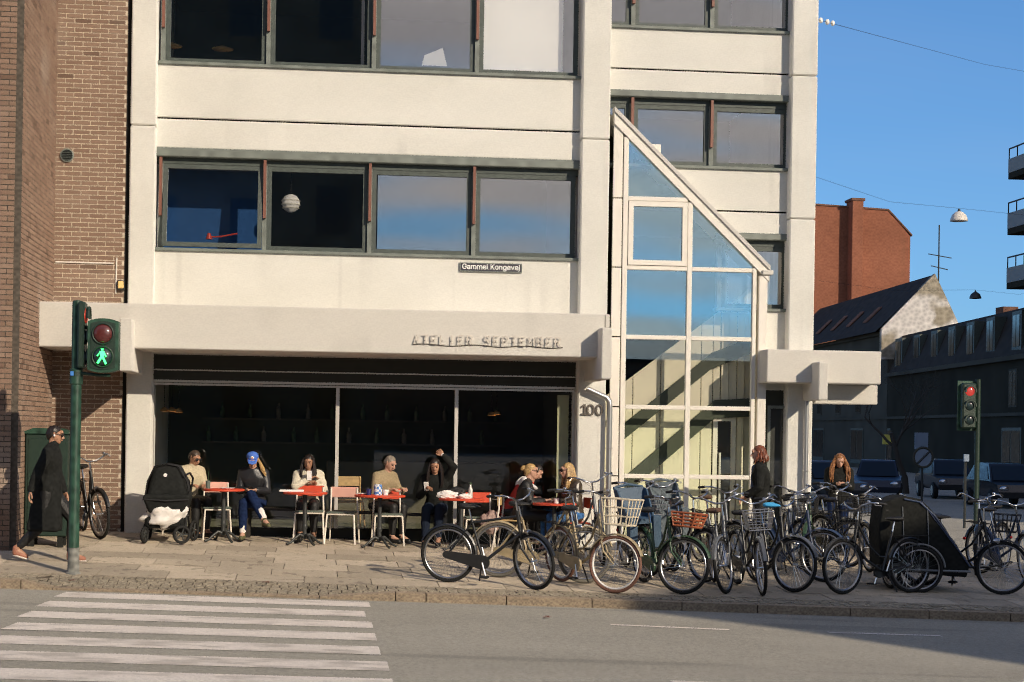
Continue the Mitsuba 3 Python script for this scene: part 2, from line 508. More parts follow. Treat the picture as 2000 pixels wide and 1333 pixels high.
def window(x0, x1, z0, z1, glass='m_glass', w=0.065, open_=0.0, y=YF, fr='m_frame'):
    m_ = ring(x0, x1, z0, z1, y, y + 0.07, w)
    pn = sheet(x0 + w - .005, x1 - w + .005, z0 + w - .005, z1 - w + .005, y + 0.035)
    if open_:
        c_, s_ = math.cos(open_), math.sin(open_)

        def sw(q):
            v, f = q; v = v.copy(); dz = v[:, 2] - z1; dy = v[:, 1] - y
            v[:, 2] = z1 + dz * c_ - dy * s_ * 0; v[:, 1] = y + dy + dz * s_
            return v, f
        m_, pn = sw(m_), sw(pn)
    k = part(cb, 'window', m_, fr)
    part(k, 'pane', pn, glass)
    return k


def strip(us, vref, ztop, zbot, zwin_top, header=True, rods=True, x0=None, x1=None, openfirst=False, rodz=None):
    """a ribbon of windows between two pillars: us = the mullion pixels at height vref"""
    xm = [X(u, vref, YF) for u in us]
    if header:
        part(cb, 'blind_box', chbox(x0, x1, YW - 0.03, YW + 0.10, zwin_top, ztop, 0.01), 'm_frame_light')
    part(cb, 'sill', chbox(x0, x1, YW - 0.045, YF + 0.1, zbot - 0.035, zbot + 0.012, 0.006), 'm_frame_light')
    part(cb, 'window_head', box(x0, x1, YF - 0.01, YF + 0.12, zwin_top - 0.09, zwin_top + 0.02), 'm_frame')
    for i, xx in enumerate(xm):
        if 0 < i < len(xm) - 1 or i == 0:
            part(cb, 'mullion', box(xx - 0.032, xx + 0.032, YF - 0.045, YF + 0.09, zbot + 0.013, zwin_top - 0.091), 'm_frame_light')
        if rods and i < len(xm) - 1:
            zr = rodz if rodz else zwin_top - 0.9
            part(cb, 'awning_arm', box(xx - 0.021, xx + 0.021, YF - 0.105, YF - 0.05, zr, zwin_top - 0.01), 'm_rod')
    ks = []
    for i in range(len(xm) - 1):
        ks.append(window(xm[i] + 0.034, xm[i + 1] - 0.034, zbot + 0.02, zwin_top - 0.092, open_=0.14 if openfirst and i == 0 else 0.0))
    return ks


# first floor, left bay
zt, zw, zb = zL(301), zL(318), zL(496)
strip([314, 517, 722, 925, 1128], 400, zt, zb, zw, x0=L0, x1=L1, openfirst=True, rodz=Zz(517, 428, YF))
# second floor, left bay
zb2 = zL(136)
strip([320, 525, 731, 932, 1134], 60, zb2 + 1.75, zb2, zb2 + 1.62, x0=L0, x1=L1, rodz=Zz(731, 72, YF))
# right bay
strip([1160, 1236, 1390, 1549], 30, zR(57) + 1.75, zR(57), zR(57) + 1.62, x0=RB0, x1=RB1, rodz=zR(12))
strip([1160, 1233, 1388, 1545], 250, zR(181), zR(326), zR(194), x0=RB0, x1=RB1, rodz=Zz(1388, 290, YF))
strip([1404, 1541], 520, zR(453), zR(602), zR(466), x0=X(1396, 520, YF), x1=RB1, rods=False)

# things seen in the rooms
k = part(cb, 'blind', sheet(X(945, 60, 26.7), X(1100, 60, 26.7), zb2 + 0.03, zb2 + 1.6, 26.7), 'm_blind', label='drawn white roller blind in the upper window')
part(cb, 'partition', box(X(706, 60, 26.75), X(712, 60, 26.75), 26.75, 26.9, zb2 + .03, zb2 + 1.6), 'm_white', label='bright edge of a white partition behind the upper window')
part(cb, 'blue_wall', box(X(318, 400, 27.2), X(512, 400, 27.2), 27.4, 27.45, zb - .1, zw + .2), 'm_room_blue', label='deep blue wall behind the tilted open window')
mat('m_china0', (0.62, 0.60, 0.50), 0.5)
k = solo('pendant_lamp', MB().lathe([(0.001, -.135), (.05, -.125), (.10, -.09), (.13, -.03), (.135, .01), (.12, .065), (.085, .11), (.03, .135), (.001, .137)], P(568, 398, 26.78), 24).mesh(), 'm_blind',
         'round white globe lamp hanging behind the first floor window', 'lamp', smooth=60)
c_ = P(568, 398, 26.78)
for h_, r_ in ((-.07, .122), (-.02, .139), (.04, .136)):
    part(k, 'ring', MB().tube([[c_[0] + r_ * math.cos(a), c_[1] + r_ * math.sin(a), c_[2] + h_] for a in np.linspace(0, 6.283, 25)[:-1]], .006, 6, closed=True).mesh(), 'm_china0')
part(k, 'cord', MB().tube([c_ + [0, 0, .13], c_ + [0, 0, .62]], .006, 5).mesh(), 'm_dark')
q = P(415, 462, 26.75)
mat('m_redpaint', (0.55, 0.055, 0.03), 0.4)
k = thing('desk_lamp', 'red jointed desk lamp on the sill behind the tilted window', 'lamp')
part(k, 'shade', MB().lathe([(.02, .045), (.05, -.045)], q + [-.05, 0, 0], 12).mesh(), 'm_redpaint')
part(k, 'arm', MB().tube([q + [-.03, 0, -.01], q + [.12, .02, .0], q + [.36, .05, .055]], .012, 6).mesh(), 'm_redpaint')
q = P(850, 112, 26.72)
k = solo('paper_sheet', MB().hexa([[q[0] - .2, q[1], q[2] - .13], [q[0] - .16, q[1], q[2] + .02], [q[0] - .2, q[1] + .01, q[2] - .13], [q[0] - .16, q[1] + .01, q[2] + .02],
                         [q[0] + .18, q[1], q[2] - .13], [q[0] + .11, q[1], q[2] + .14], [q[0] + .18, q[1] + .01, q[2] - .13], [q[0] + .11, q[1] + .01, q[2] + .14]]).mesh(), mat('m_paper', (0.55, 0.54, 0.50), 0.8), 'white paper standing behind the second floor window', 'paper')
for u, v in ((435, 96), (335, 90)):
    q = P(u, v, 28.6)
    k = solo('ceiling_lamp', MB().lathe([(.02, .05), (.17, .0), (.165, -.012)], q, 18).mesh(), 'm_pendant' if 'm_pendant' in scene else mat('m_pendant', (0.62, 0.40, 0.16), 0.5), {435: 'flat amber lamp deep in the second floor room', 335: 'flat amber lamp at the left frame of the second floor room'}[u], 'lamp')

# inside the cafe: counter, shelves with bottles
k = solo('counter', chbox(.2, 3.2, 29.3, 29.9, .25, 1.3, .02), mat('m_counter', (0.10, 0.095, 0.06), 0.5), 'dim counter deep inside the cafe behind the glass', 'counter')
k = thing('wall_shelf', 'dim wall shelf of bottles at the back of the cafe', 'shelf')
for z in (1.55, 1.95):
    part(k, 'board', box(-1.9, 3.3, 30.7, 30.98, z, z + .03), 'm_counter')
ORD = 'first second third fourth fifth sixth seventh eighth ninth tenth eleventh'.split()
mat('m_bottle', (0.10, 0.16, 0.08), 0.2); mat('m_bottle_pale', (0.22, 0.20, 0.15), 0.3)
for i in range(22):
    q = np.array([-1.8 + i * .235 + rng.uniform(-.05, .05), 30.84, (1.581, 1.981)[i % 2]])
    pale = rng.random() < .4
    solo('bottle', MB().lathe([(.001, 0), (.04, 0), (.04, .15), (.014, .20), (.014, .26), (.001, .26)], q, 8).mesh(), ('m_bottle', 'm_bottle_pale')[pale], f'{"pale" if pale else "dark green"} bottle, {ORD[i // 2]} from the left on the {("lower", "upper")[i % 2]} shelf inside the cafe', 'bottle', 'bottles on the cafe wall shelf')
# canopy over the cafe, beams, fascia
zc0, zc1 = Zz(700, 689.5, YC), Zz(700, 603, YC)
xc0, xc1 = X(75, 640, YC), X(1181, 640, YC)
part(cb, 'canopy', chbox(xc0, xc1, YC, YW - 0.002, zc0, zc1, 0.012), 'm_canopy')
part(cb, 'canopy', chbox(xc1 + 0.012, X(1191, 640, YC), YC + .012, YW - 0.002, Zz(1185, 640, YC), zc1, 0.008), 'm_canopy')
YCR = 25.72
xr0, xr1 = X(1498, 720, YCR), X(1721, 720, YCR)
zr0, zr1 = Zz(1600, 749, YCR), Zz(1600, 684.5, YCR)
part(cb, 'canopy', chbox(xr0, xr1, YCR, YW + 0.1, zr0, zr1, 0.012), 'm_canopy')
zback0, zback1 = Zz(1680, 790.5, YP), zr0 - 0.003
part(cb, 'beam', chbox(X(1592, 770, YP), X(1714, 770, YP), YP, YW + 0.15, zback0, zback1, 0.01), 'm_canopy')
for u0, u1, v0, v1, yb in ((233, 257, 725, 622, YB), (1175, 1195, 741, 640, YB), (1600, 1618, 782, 707, YCR - .38)):
    part(cb, 'beam', chbox(X(u0, 690, yb), X(u1, 690, yb), yb, YW - 0.004, Zz(u0, v0, yb), Zz(u0, v1, yb), 0.012), 'm_canopy')
YG = 26.47
zh = Zz(700, 749, YG)
part(cb, 'fascia', box(p1[1] - .02, p2[0] + .02, YG - 0.02, YG + 0.1, zh, zc0 + 0.05), 'm_fascia')
part(cb, 'trim', box(p1[1], p2[0], YG - 0.045, YG - 0.02, Zz(700, 731, YG), Zz(700, 728.5, YG)), 'm_alu')
gx = [X(u, 850, YG) for u in (296, 658.5, 890.5, 1121)]
zs0 = float(gz(1.0, 26.3)) + 0.17
fr = MB()
fr.box(gx[0], gx[3], YG - .03, YG + .05, zh - .035, zh).box(gx[0], gx[3], YG - .02, YG + .04, zh - .075, zh - .045)
part(cb, 'frame_head', fr.mesh(), 'm_alu')
for xx, w in ((gx[0], .030), (gx[1], .026), (gx[2], .026), (gx[3], .034)):
    part(cb, 'mullion', box(xx - w, xx + w, YG - .04, YG + .06, zs0, zh - .076), 'm_alu')
for a, c in zip(gx[:-1], gx[1:]):
    part(cb, 'shop_pane', sheet(a + .03, c - .03, zs0, zh - .07, YG), 'm_glass_cafe')
part(cb, 'plinth', chbox(p1[1] - .01, p2[0] + .01, YG - .05, YG + .12, -0.4, zs0, .01), 'm_fascia')
part(cb, 'shelf_board', box(X(1088, 850, 26.57), X(1110, 850, 26.57), 26.57, 26.60, zs0, zh - .12), mat('m_board', (0.42, 0.44, 0.27), 0.8), label='pale board standing inside the cafe glass')
gl = MB()
for i in range(26):
    z = zs0 + .25 + i * .075
    for k_ in range(5):
        a = rng.uniform(0, 6.28); c_ = np.array([X(1113, 850, 26.6) + rng.uniform(-.03, .03), 26.62 + rng.uniform(-.03, .03), z + rng.uniform(-.04, .04)])
        e1 = np.array([math.cos(a), math.sin(a), rng.uniform(-.5, .5)]) * .045; e2 = np.array([-math.sin(a), math.cos(a), rng.uniform(-1, 1)]) * .022
        gl.quad(c_ - e1, c_ + e2, c_ + e1, c_ - e2)
mat('m_leafdark', (0.03, 0.028, 0.018), 0.7)
solo('garland', gl.mesh(), 'm_leafdark', 'dark dried leaf garland hanging at the right edge of the cafe glass', 'garland')
for i, (u, v) in enumerate(((321, 801), (336, 801), (349, 803), (960, 810), (970, 808))):
    q = P(u, v, 28.3)
    k = thing('pendant_lamp', ('small orange lamp glowing deep inside the cafe, leftmost of three', 'small orange lamp glowing deep inside the cafe, middle of three', 'small orange lamp glowing deep inside the cafe, third from the left frame',
                               'small orange lamp inside the right cafe pane, left of the pair', 'small orange lamp inside the right cafe pane, right of the pair')[i], 'lamp')
    part(k, 'shade', MB().lathe([(.01, .045), (.05, .02), (.065, -.02), (.06, -.022)], q, 14).mesh(), 'm_pendant', emitter={'type': 'area', 'radiance': {'type': 'rgb', 'value': [0.5, 0.21, 0.06]}})
    part(k, 'cord', MB().tube([q + [0, 0, .04], [q[0], q[1], 2.6]], .004, 4).mesh(), 'm_dark')

# entrance: glazed front between the pillars under a slanted white roof, stair behind it
YT, YL = 26.20, 26.80
ent = lambda u, v: (X(u, v, YT), Zz(u, v, YT))
ground = float(gz(5.5, 26)) - 0.1
(ax, az), (bx, bz) = ent(1197, 216), ent(1494, 520)
sl = (bz - az) / (bx - ax)
zroof = lambda x: az + sl * (x - ax)
xe0, xe1 = X(1193, 600, YT) + .01, X(1497, 700, YT)
roof = MB()
roof.prism_y([(xe0 - .0, zroof(xe0) - .17), (xe1 + .02, zroof(xe1 + .02) - .17), (xe1 + .02, zroof(xe1 + .02)), (xe0, zroof(xe0))], YT - .02, YL + .1)
part(cb, 'entrance_roof', roof.mesh(), 'm_white')
edge = MB()
edge.prism_y([(xe0, zroof(xe0) + .004), (xe1 + .03, zroof(xe1 + .03) + .004), (xe1 + .03, zroof(xe1 + .03) + .075), (xe0, zroof(xe0) + .075)], YT - .05, YW - .01)
part(cb, 'roof_edge', edge.mesh(), 'm_canopy')
part(cb, 'eave_cap', chbox(xe1 - .09, xe1 + .07, YT - .06, YW - .01, zroof(xe1) - .09, zroof(xe1) - .02, .006), 'm_canopy')
q = ent(1281, 300)
part(cb, 'roof_vent', chbox(q[0] - .085, q[0] + .085, YT + .04, YT + .18, zroof(q[0]) - .05, zroof(q[0]) + .16, .012), 'm_white')
xu = [X(u, 600, YT) for u in (1219, 1346, 1473)]
for xx, w in ((xu[0], .075), (xu[1], .075), (xu[2] + .003, .06)):
    part(cb, 'entrance_post', chbox(xx - w / 2, xx + w / 2, YT, YT + .09, ground, zroof(xx) - .18, .006), 'm_white')
part(cb, 'entrance_post', chbox(X(1478, 600, YT) + .03, xe1, YT - .006, YT + .14, ground, zroof(xe1) - .1, .006), 'm_white')
zts = [Zz(1280, v, YT) for v in (389, 524, 659.5, 796, 931)]
for i, z in enumerate(zts):
    for a, c in ((xu[0] + .0385, xu[1] - .0385), (xu[1] + .0385, xu[2] - .032)):
        if i == 0 and a > xu[0] + .2: continue
        c = min(c, (z - az + .14) / sl + ax) if i < 2 else c
        part(cb, 'transom', chbox(a, c, YT + .004, YT + .085, z - .032, z + .032, .005), 'm_white')
bot = ground + .1
for i in range(5):
    z1 = zts[i] - .03; z0 = zts[i + 1] + .03 if i < 4 else bot
    for a, c in ((xu[0] + .036, xu[1] - .036), (xu[1] + .036, xu[2] - .028)):
        if i == 0 and a > xu[0] + .2:  # slanted pane beside the vent window
            part(cb, 'entrance_pane', MB().add([[a, YT + .045, z0], [c, YT + .045, z0], [c, YT + .045, max(z0, zroof(c) - .16)], [a, YT + .045, zroof(a) - .16]], [[0, 1, 2], [0, 2, 3]]).mesh(), 'm_glass_tower')
            continue
        if i == 0:
            k = part(cb, 'vent_window', ring(a + .01, c - .01, z0 + .01, z1 - .01, YT - .012, YT + .06, .075), 'm_white'); part(k, 'pane', sheet(a + .08, c - .08, z0 + .08, z1 - .08, YT + .03), 'm_glass_tower')
            continue
        part(cb, 'entrance_pane', sheet(a, c, z0, z1, YT + .045), ('m_glass_tower', 'm_glass_tower', 'm_glass_mid', 'm_glass_lobby', 'm_glass_lobby')[i])
a = xu[0] + .036
part(cb, 'entrance_pane', MB().add([[a, YT + .045, zts[0] + .03], [(zts[0] + .03 - az + .16) / sl + ax, YT + .045, zts[0] + .03], [a, YT + .045, zroof(a) - .16]], [[0, 1, 2]]).mesh(), 'm_glass_tower')
zz = [ground] + zts[::-1] + [zroof(xe0) - .18]
for z0, z1 in zip(zz[:-1], zz[1:]):
    part(cb, 'side_panel', chbox(xe0, xu[0] - .05, YT + .012, YT + .05, z0 + .008, z1 - .008, .004), 'm_white')
part(cb, 'side_backing', box(xe0, xu[0] - .036, YT + .051, YT + .08, ground, zroof(xe0) - .2), 'm_lobby_joint')
# stair wall of upright panels rising to the right, dark stair strings in front of it, door at its foot
st = lambda u, v: np.array([X(u, v, YL - .1), Zz(u, v, YL - .1)])
s0_, s1_ = st(1200, 762), st(1500, 538)
zst = lambda x: s0_[1] + (x - s0_[0]) * (s1_[1] - s0_[1]) / (s1_[0] - s0_[0])
part(cb, 'lobby_backing', MB().prism_y([(xe0, ground), (xe1, ground), (xe1, zst(xe1) - .03), (xe0, zst(xe0) - .03)], YL - .02, YL + .0).mesh(), 'm_lobby_joint')
px = [X(u, 700, YL - .1) for u in (1180, 1238, 1292, 1371, 1394, 1409, 1424, 1441, 1455, 1475, 1502)]
for i in range(len(px) - 1):
    a, c = px[i] + .007, px[i + 1] - .007
    y0 = YL - .06 - (.035 if i > 3 and i % 2 else 0)
    z0_ = Zz(1400, 812, YL) if i in (4, 5, 6) else ground
    part(cb, 'lobby_panel', MB().prism_y([(a, z0_), (c, z0_), (c, zst(c)), (a, zst(a))], y0, YL - .021).mesh(), 'm_lobby')
mat('m_stair', (0.045, 0.055, 0.035), 0.6)
for line, w in ((((1200, 858), (1390, 705), (1475, 672)), .24), (((1225, 945), (1395, 800), (1475, 796)), .28)):
    b = MB(); pts = [st(*q) for q in line]
    for (xa_, za_), (xb_, zb_) in zip(pts[:-1], pts[1:]):
        b.prism_y([(xa_, za_ - w / 2), (xb_, zb_ - w / 2), (xb_, zb_ + w / 2), (xa_, za_ + w / 2)], YL - .13, YL - .10)
    part(cb, 'stair_string', b.mesh(), 'm_stair')
dr_ = part(cb, 'lobby_door', ring(px[4] + .01, px[7] - .01, ground, Zz(1400, 814, YL), YL - .09, YL - .045, .07), 'm_white')
part(dr_, 'pane', sheet(px[4] + .07, px[7] - .07, ground + .07, Zz(1400, 814, YL) - .07, YL - .06), 'm_glass')
part(dr_, 'push_bar', box(px[5] - .02, px[5] + .01, YL - .13, YL - .1, ground + .5, ground + 1.6), 'm_alu')
part(cb, 'lobby_floor', box(xe0, xe1 - .06, YT + .1, YL - .06, ground - .05, ground + .02), 'm_lobby_floor')

# recess under the right canopy
part(cb, 'recess_wall', box(xe1 - .03, p3[0] + .1, YW + .02, YW + .1, -0.5, zR(700)), 'm_fascia')
dr_ = part(cb, 'side_door', ring(X(1497, 900, YW), X(1549, 900, YW), -0.3, Zz(1520, 793, YW), YW - .04, YW + .02, .045), 'm_frame_light')
part(dr_, 'pane', sheet(X(1499, 900, YW), X(1547, 900, YW), -0.25, Zz(1520, 796, YW), YW - .01), 'm_glass_cafe')

# lettering, street sign, house number, pipes
mat('m_letter', (0.10, 0.085, 0.07), 0.5)
mat('m_letter_face', (0.62, 0.57, 0.50), 0.5)
mat('m_sign', (0.035, 0.032, 0.045), 0.45)
k = thing('shop_sign', 'thin raised lettering ATELIER SEPTEMBER on the canopy face', 'sign')
s0 = P(806, 670, YC); s1 = P(1099, 677, YC)
txt = 'ATELIER SEPTEMBER'; step = (s1[0] - s0[0]) / len(txt)
STROKES = {'A': [[(0, 0), (.3, 1), (.6, 0)], [(.12, .38), (.48, .38)]], 'T': [[(0, 1), (.6, 1)], [(.3, 1), (.3, 0)]], 'E': [[(.55, 1), (0, 1), (0, 0), (.55, 0)], [(0, .52), (.45, .52)]],
           'L': [[(0, 1), (0, 0), (.5, 0)]], 'I': [[(.25, 1), (.25, 0)]], 'R': [[(0, 0), (0, 1), (.4, 1), (.55, .88), (.55, .66), (.4, .52), (0, .52)], [(.28, .52), (.58, 0)]],
           'S': [[(.55, .86), (.42, 1), (.14, 1), (0, .86), (0, .66), (.14, .54), (.42, .48), (.56, .36), (.56, .14), (.42, 0), (.14, 0), (0, .14)]],
           'P': [[(0, 0), (0, 1), (.42, 1), (.56, .88), (.56, .62), (.42, .48), (0, .48)]], 'M': [[(0, 0), (0, 1), (.32, .35), (.64, 1), (.64, 0)]],
           'B': [[(0, .52), (0, 1), (.4, 1), (.52, .88), (.52, .66), (.4, .52), (0, .52), (0, 0), (.44, 0), (.58, .14), (.58, .38), (.44, .52)]]}
for i, ch in enumerate(txt):
    if ch == ' ': continue
    x0_ = s0[0] + i * step + step * .12
    b = MB()
    for st_ in STROKES[ch]:
        b.tube([[x0_ + u_ * .125, YC - .045, s0[2] - .012 + w_ * .125] for u_, w_ in st_], .0085, 6)
    part(k, 'letter', b.mesh(), 'm_letter_face')
    part(k, 'letter_stand', box(x0_ + .02, x0_ + .03, YC - .045, YC, s0[2] + .03, s0[2] + .04), 'm_letter')
part(k, 'cable', MB().tube([[s0[0] + t * (s1[0] - s0[0]), YC - .012, s0[2] - .025 + .012 * math.sin(t * 19)] for t in np.linspace(0, 1, 50)], .006, 5).mesh(), 'm_letter')
k = thing('street_sign', 'dark street name plate reading Gammel Kongevej on the panel', 'sign')
a, c = P(899, 513, YW), P(1018, 534, YW)
part(k, 'plate', chbox(a[0], c[0], YW - .035, YW - .005, c[2] + .01, a[2] - .01, .006), 'm_sign')
part(k, 'rim', ring(a[0] - .008, c[0] + .008, c[2] + .002, a[2] - .002, YW - .04, YW - .01, .012), 'm_frame_light')
m_ = meshkit.text_mesh('Gammel Kongevej', 0.075, 0.004, bold=True); v = np.array(m_.vertices)
sc = (c[0] - a[0] - .05) / (v[:, 0].max() - v[:, 0].min())
v = np.stack([(v[:, 0] - v[:, 0].min()) * sc, -v[:, 2], v[:, 1]], -1)
part(k, 'lettering', (v + [a[0] + .025, YW - .036, (a[2] + c[2]) / 2 - .028], np.array(m_.faces)), 'm_blind')
k = thing('house_number', 'dark metal house number 100 on the pillar beside the cafe', 'house number')
a = P(1134, 811, YP)
for i, ch in enumerate('100'):
    m_ = meshkit.text_mesh(ch, 0.155, 0.016, bold=True); v = np.array(m_.vertices); v[:, 0] -= v[:, 0].min()
    v = np.stack([v[:, 0], -v[:, 2], v[:, 1]], -1)
    part(k, 'digit', (v + [a[0] + (0, .085, .215)[i], YP - .012, a[2]], np.array(m_.faces)), 'm_letter')
k = thing('downpipe', 'zinc drainpipe bending down beside the house number pillar', 'pipe')
a = P(1146, 760, YP - .1); bq = P(1189, 779, YP - .1); bx_ = bq[0]
part(k, 'pipe', MB().tube([a, a + (bq - a) * .7, a + (bq - a) * .9, bq + [.012, 0, -.05], bq + [.014, 0, -.12], [bx_ + .014, YP - .1, ground + .05]], .042, 12).mesh(), 'm_zinc', smooth=50)
for z in (1.6, 0.6):
    part(k, 'bracket', MB().tube([[bx_ + .014 + .047 * math.cos(t), YP - .1 + .047 * math.sin(t), z] for t in np.linspace(0, 6.283, 13)[:-1]], .009, 5, closed=True).mesh(), 'm_zinc')
k = thing('downpipe', 'bright zinc drainpipe against the right hand pillar under the canopy', 'pipe')
a = P(1575, 800, YP - .09)
part(k, 'pipe', MB().tube([[a[0], YP - .09, ground - .1], [a[0], YP - .09, zr0 - .3], [a[0] + .02, YP - .05, zr0 - .12]], .036, 12).mesh(), 'm_zinc', smooth=50)
part(k, 'bracket', MB().tube([[a[0] + .041 * math.cos(t), YP - .09 + .041 * math.sin(t), 1.3] for t in np.linspace(0, 6.283, 13)[:-1]], .009, 5, closed=True).mesh(), 'm_zinc')

# ================================================================== brick building at the left
bb = thing('brick_building', 'brown brick building at the left with a deep recess', 'building')
YBW, YPR = 26.32, 23.40
xr = X(111, 150, YBW); xend = X(247, 300, YBW)
zb0 = 0.0
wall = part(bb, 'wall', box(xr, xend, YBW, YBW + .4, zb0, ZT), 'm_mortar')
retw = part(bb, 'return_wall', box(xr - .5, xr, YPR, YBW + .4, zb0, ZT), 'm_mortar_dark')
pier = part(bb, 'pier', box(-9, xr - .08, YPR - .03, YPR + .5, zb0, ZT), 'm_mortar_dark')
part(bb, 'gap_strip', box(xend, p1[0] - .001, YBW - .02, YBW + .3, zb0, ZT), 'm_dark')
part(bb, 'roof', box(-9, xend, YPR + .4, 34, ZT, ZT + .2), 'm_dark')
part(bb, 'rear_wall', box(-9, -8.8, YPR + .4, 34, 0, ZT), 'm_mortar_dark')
rest = {'wall': MB(), 'return_wall': MB(), 'pier': MB()}
nb = 0
for r in range(int(ZT / .0667)):
    z0, z1 = r * .0667 + .006, r * .0667 + .0607
    off = .12 * (r % 2)
    if z1 < .12: continue
    # front wall: brick columns follow world x + y so that each brick keeps its own tone
    lo, hi = xr + YBW, xend + YBW
    c = math.floor((lo + off) / .24)
    while c * .24 - off < hi:
        a, e = max(c * .24 - off + .006, lo + .002), min(c * .24 - off + .234, hi - .002)
        if e - a > .03:
            d = .006 + rng.uniform(0, .003)
            m_ = box(a - YBW, e - YBW, YBW - d, YBW + .02, z0, z1)
            if .55 < z0 < 2.2 or 3.6 < z0 < 5.3:
                if nb < 205: part(wall, 'brick', m_, 'm_brick'); nb += 1
                else: rest['wall'].add(*m_)
            else: rest['wall'].add(*m_)
        c += 1
    lo, hi = YPR + xr, YBW + xr
    c = math.floor((lo + off) / .24)
    while c * .24 - off < hi:
        a, e = max(c * .24 - off + .006, lo + .002), min(c * .24 - off + .234, hi - .002)
        if e - a > .03: rest['return_wall'].box(xr - .02, xr + .005 + rng.uniform(0, .004), a - xr, e - xr, z0, z1)
        c += 1
    yp = YPR - .03
    lo, hi = -6.6 + yp, xr - .08 + yp
    c = math.floor((lo + off) / .24)
    while c * .24 - off < hi:
        a, e = max(c * .24 - off + .006, lo + .002), min(c * .24 - off + .234, hi - .002)
        if e - a > .03:
            m_ = box(a - yp, e - yp, yp - .006 - rng.uniform(0, .003), yp + .02, z0, z1)
            if .3 < z0 < 2.6 and nb < 300 and a - yp > -4.35: part(pier, 'brick', m_, 'm_brick'); nb += 1
            else: rest['pier'].add(*m_)
        c += 1
for kk, b in rest.items():
    part(f'{bb}__{kk}', 'bricks', b.mesh(), 'm_brick', kind='stuff')
mat('m_grille', (0.02, 0.022, 0.02), 0.6)
mat('m_lampbox', (0.80, 0.55, 0.22), 0.5)
c_ = P(131, 304, YBW - .02)
k = thing('vent_grille', 'round dark vent grille on the upper brick wall', 'vent')
part(k, 'rim', MB().lathe([(.093, .02), (.098, -.015), (.082, -.02), (.082, .02)], c_, 24, axis='y').mesh(), 'm_frame_light')
part(k, 'back', MB().lathe([(.001, .0), (.083, .0)], c_ + [0, .004, 0], 24, axis='y').mesh(), 'm_grille')
for i in range(6):
    z = -.06 + i * .024; w = math.sqrt(max(.0805 ** 2 - z * z, 0))
    part(k, 'slat', box(c_[0] - w, c_[0] + w, c_[1] - .016, c_[1] - .003, c_[2] + z - .004, c_[2] + z + .004), 'm_frame')
c_ = P(236, 557, YBW - .08)
k = thing('wall_light', 'small amber wall light beside the brick edge', 'lamp')
part(k, 'housing', chbox(c_[0] - .055, c_[0] + .055, c_[1], YBW - .004, c_[2] - .075, c_[2] + .065, .008), 'm_grille')
part(k, 'lens', chbox(c_[0] - .04, c_[0] + .04, c_[1] - .02, c_[1] - .001, c_[2] - .05, c_[2] + .055, .01), 'm_lampbox')
a, c, e = P(108, 512, YBW - .02), P(222, 515, YBW - .02), P(228, 504, YBW - .02)
k = thing('conduit', 'thin white conduit crossing the brick wall above the canopy', 'pipe')
part(k, 'run', MB().tube([a, c], .012, 6).mesh(), 'm_white'); part(k, 'drop', MB().tube([e, P(226, 574, YBW - .02)], .011, 6).mesh(), 'm_white')
# ================================================================== street furniture
mat('m_green', grain((0.022, 0.062, 0.040), 0.5, 14, 0.4, 3), 0.42)
mat('m_green_dark', (0.012, 0.030, 0.020), 0.5)
mat('m_polebase', grain((0.20, 0.20, 0.18), 0.5, 22, 0.6, 6), 0.7)
mat('m_lens_red', (0.085, 0.014, 0.012), 0.12, clearcoat=1.0)
mat('m_lens_dark', (0.008, 0.022, 0.022), 0.1, clearcoat=1.0)
mat('m_sticker', (0.05, 0.20, 0.55), 0.5)
mat('m_iron', (0.035, 0.038, 0.036), 0.45)
mat('m_red', grain((0.60, 0.070, 0.030), 0.08, 12), 0.4)
mat('m_pink', grain((0.66, 0.36, 0.28), 0.08, 12), 0.5)
mat('m_tube', (0.76, 0.70, 0.60), 0.35)
mat('m_wood', grain((0.50, 0.34, 0.15), 0.2, 25), 0.6)
mat('m_darkwood', (0.022, 0.018, 0.013), 0.7)
mat('m_china', (0.80, 0.78, 0.74), 0.25)
mat('m_navy', (0.015, 0.02, 0.10), 0.4)
mat('m_black', (0.012, 0.012, 0.012), 0.6)
mat('m_blackcloth', grain((0.016, 0.017, 0.016), 0.3, 30), 0.9, spec=0.15)
mat('m_cloth_white', (0.78, 0.74, 0.69), 0.9, spec=0.1)
mat('m_rubber', (0.018, 0.018, 0.017), 0.75, spec=0.25)
mat('m_chrome', (0.66, 0.66, 0.66), 0.18, metal=1.0)
mat('m_plantgreen', (0.03, 0.07, 0.025), 0.7)


def f_tin(p, n, uv):
    return mix((0.10, 0.22, 0.50), (0.66, 0.68, 0.70), smoothstep(0.45, 0.55, noise(p.x * 38 + 7, p.y * 38, p.z * 30)))


mat('m_tin', proc(f_tin), 0.3)

# --- pedestrian signal on its green pole
g_ = G(143, 1121)
px_, py_, pz_ = float(g_[0]), float(g_[1]), float(g_[2])
zpx = lambda v: Zz(150, v, py_)
tl = thing('traffic_light', 'green signal pole with a lit green walking figure beside the zebra crossing', 'traffic light')
part(tl, 'pole', MB().lathe([(.062, zpx(1070) - .01), (.062, zpx(735)), (.058, zpx(730)), (.058, zpx(592)), (.05, zpx(588)), (.001, zpx(586))], (px_, py_, 0), 20).mesh(), 'm_green', smooth=40)
part(tl, 'pole_foot', MB().lathe([(.09, pz_ - .02), (.085, pz_ + .012), (.068, pz_ + .02), (.066, zpx(1070))], (px_, py_, 0), 20).mesh(), 'm_polebase', smooth=40, label='scuffed grey foot of the pole')
part(tl, 'collar', MB().lathe([(.064, zpx(752)), (.078, zpx(750)), (.078, zpx(722)), (.064, zpx(720))], (px_, py_, 0), 20).mesh(), 'm_green', smooth=40)
part(tl, 'sticker', MB().lathe([(.0795, zpx(736)), (.0795, zpx(727))], (px_, py_, 0), 20).mesh(), 'm_green_dark')
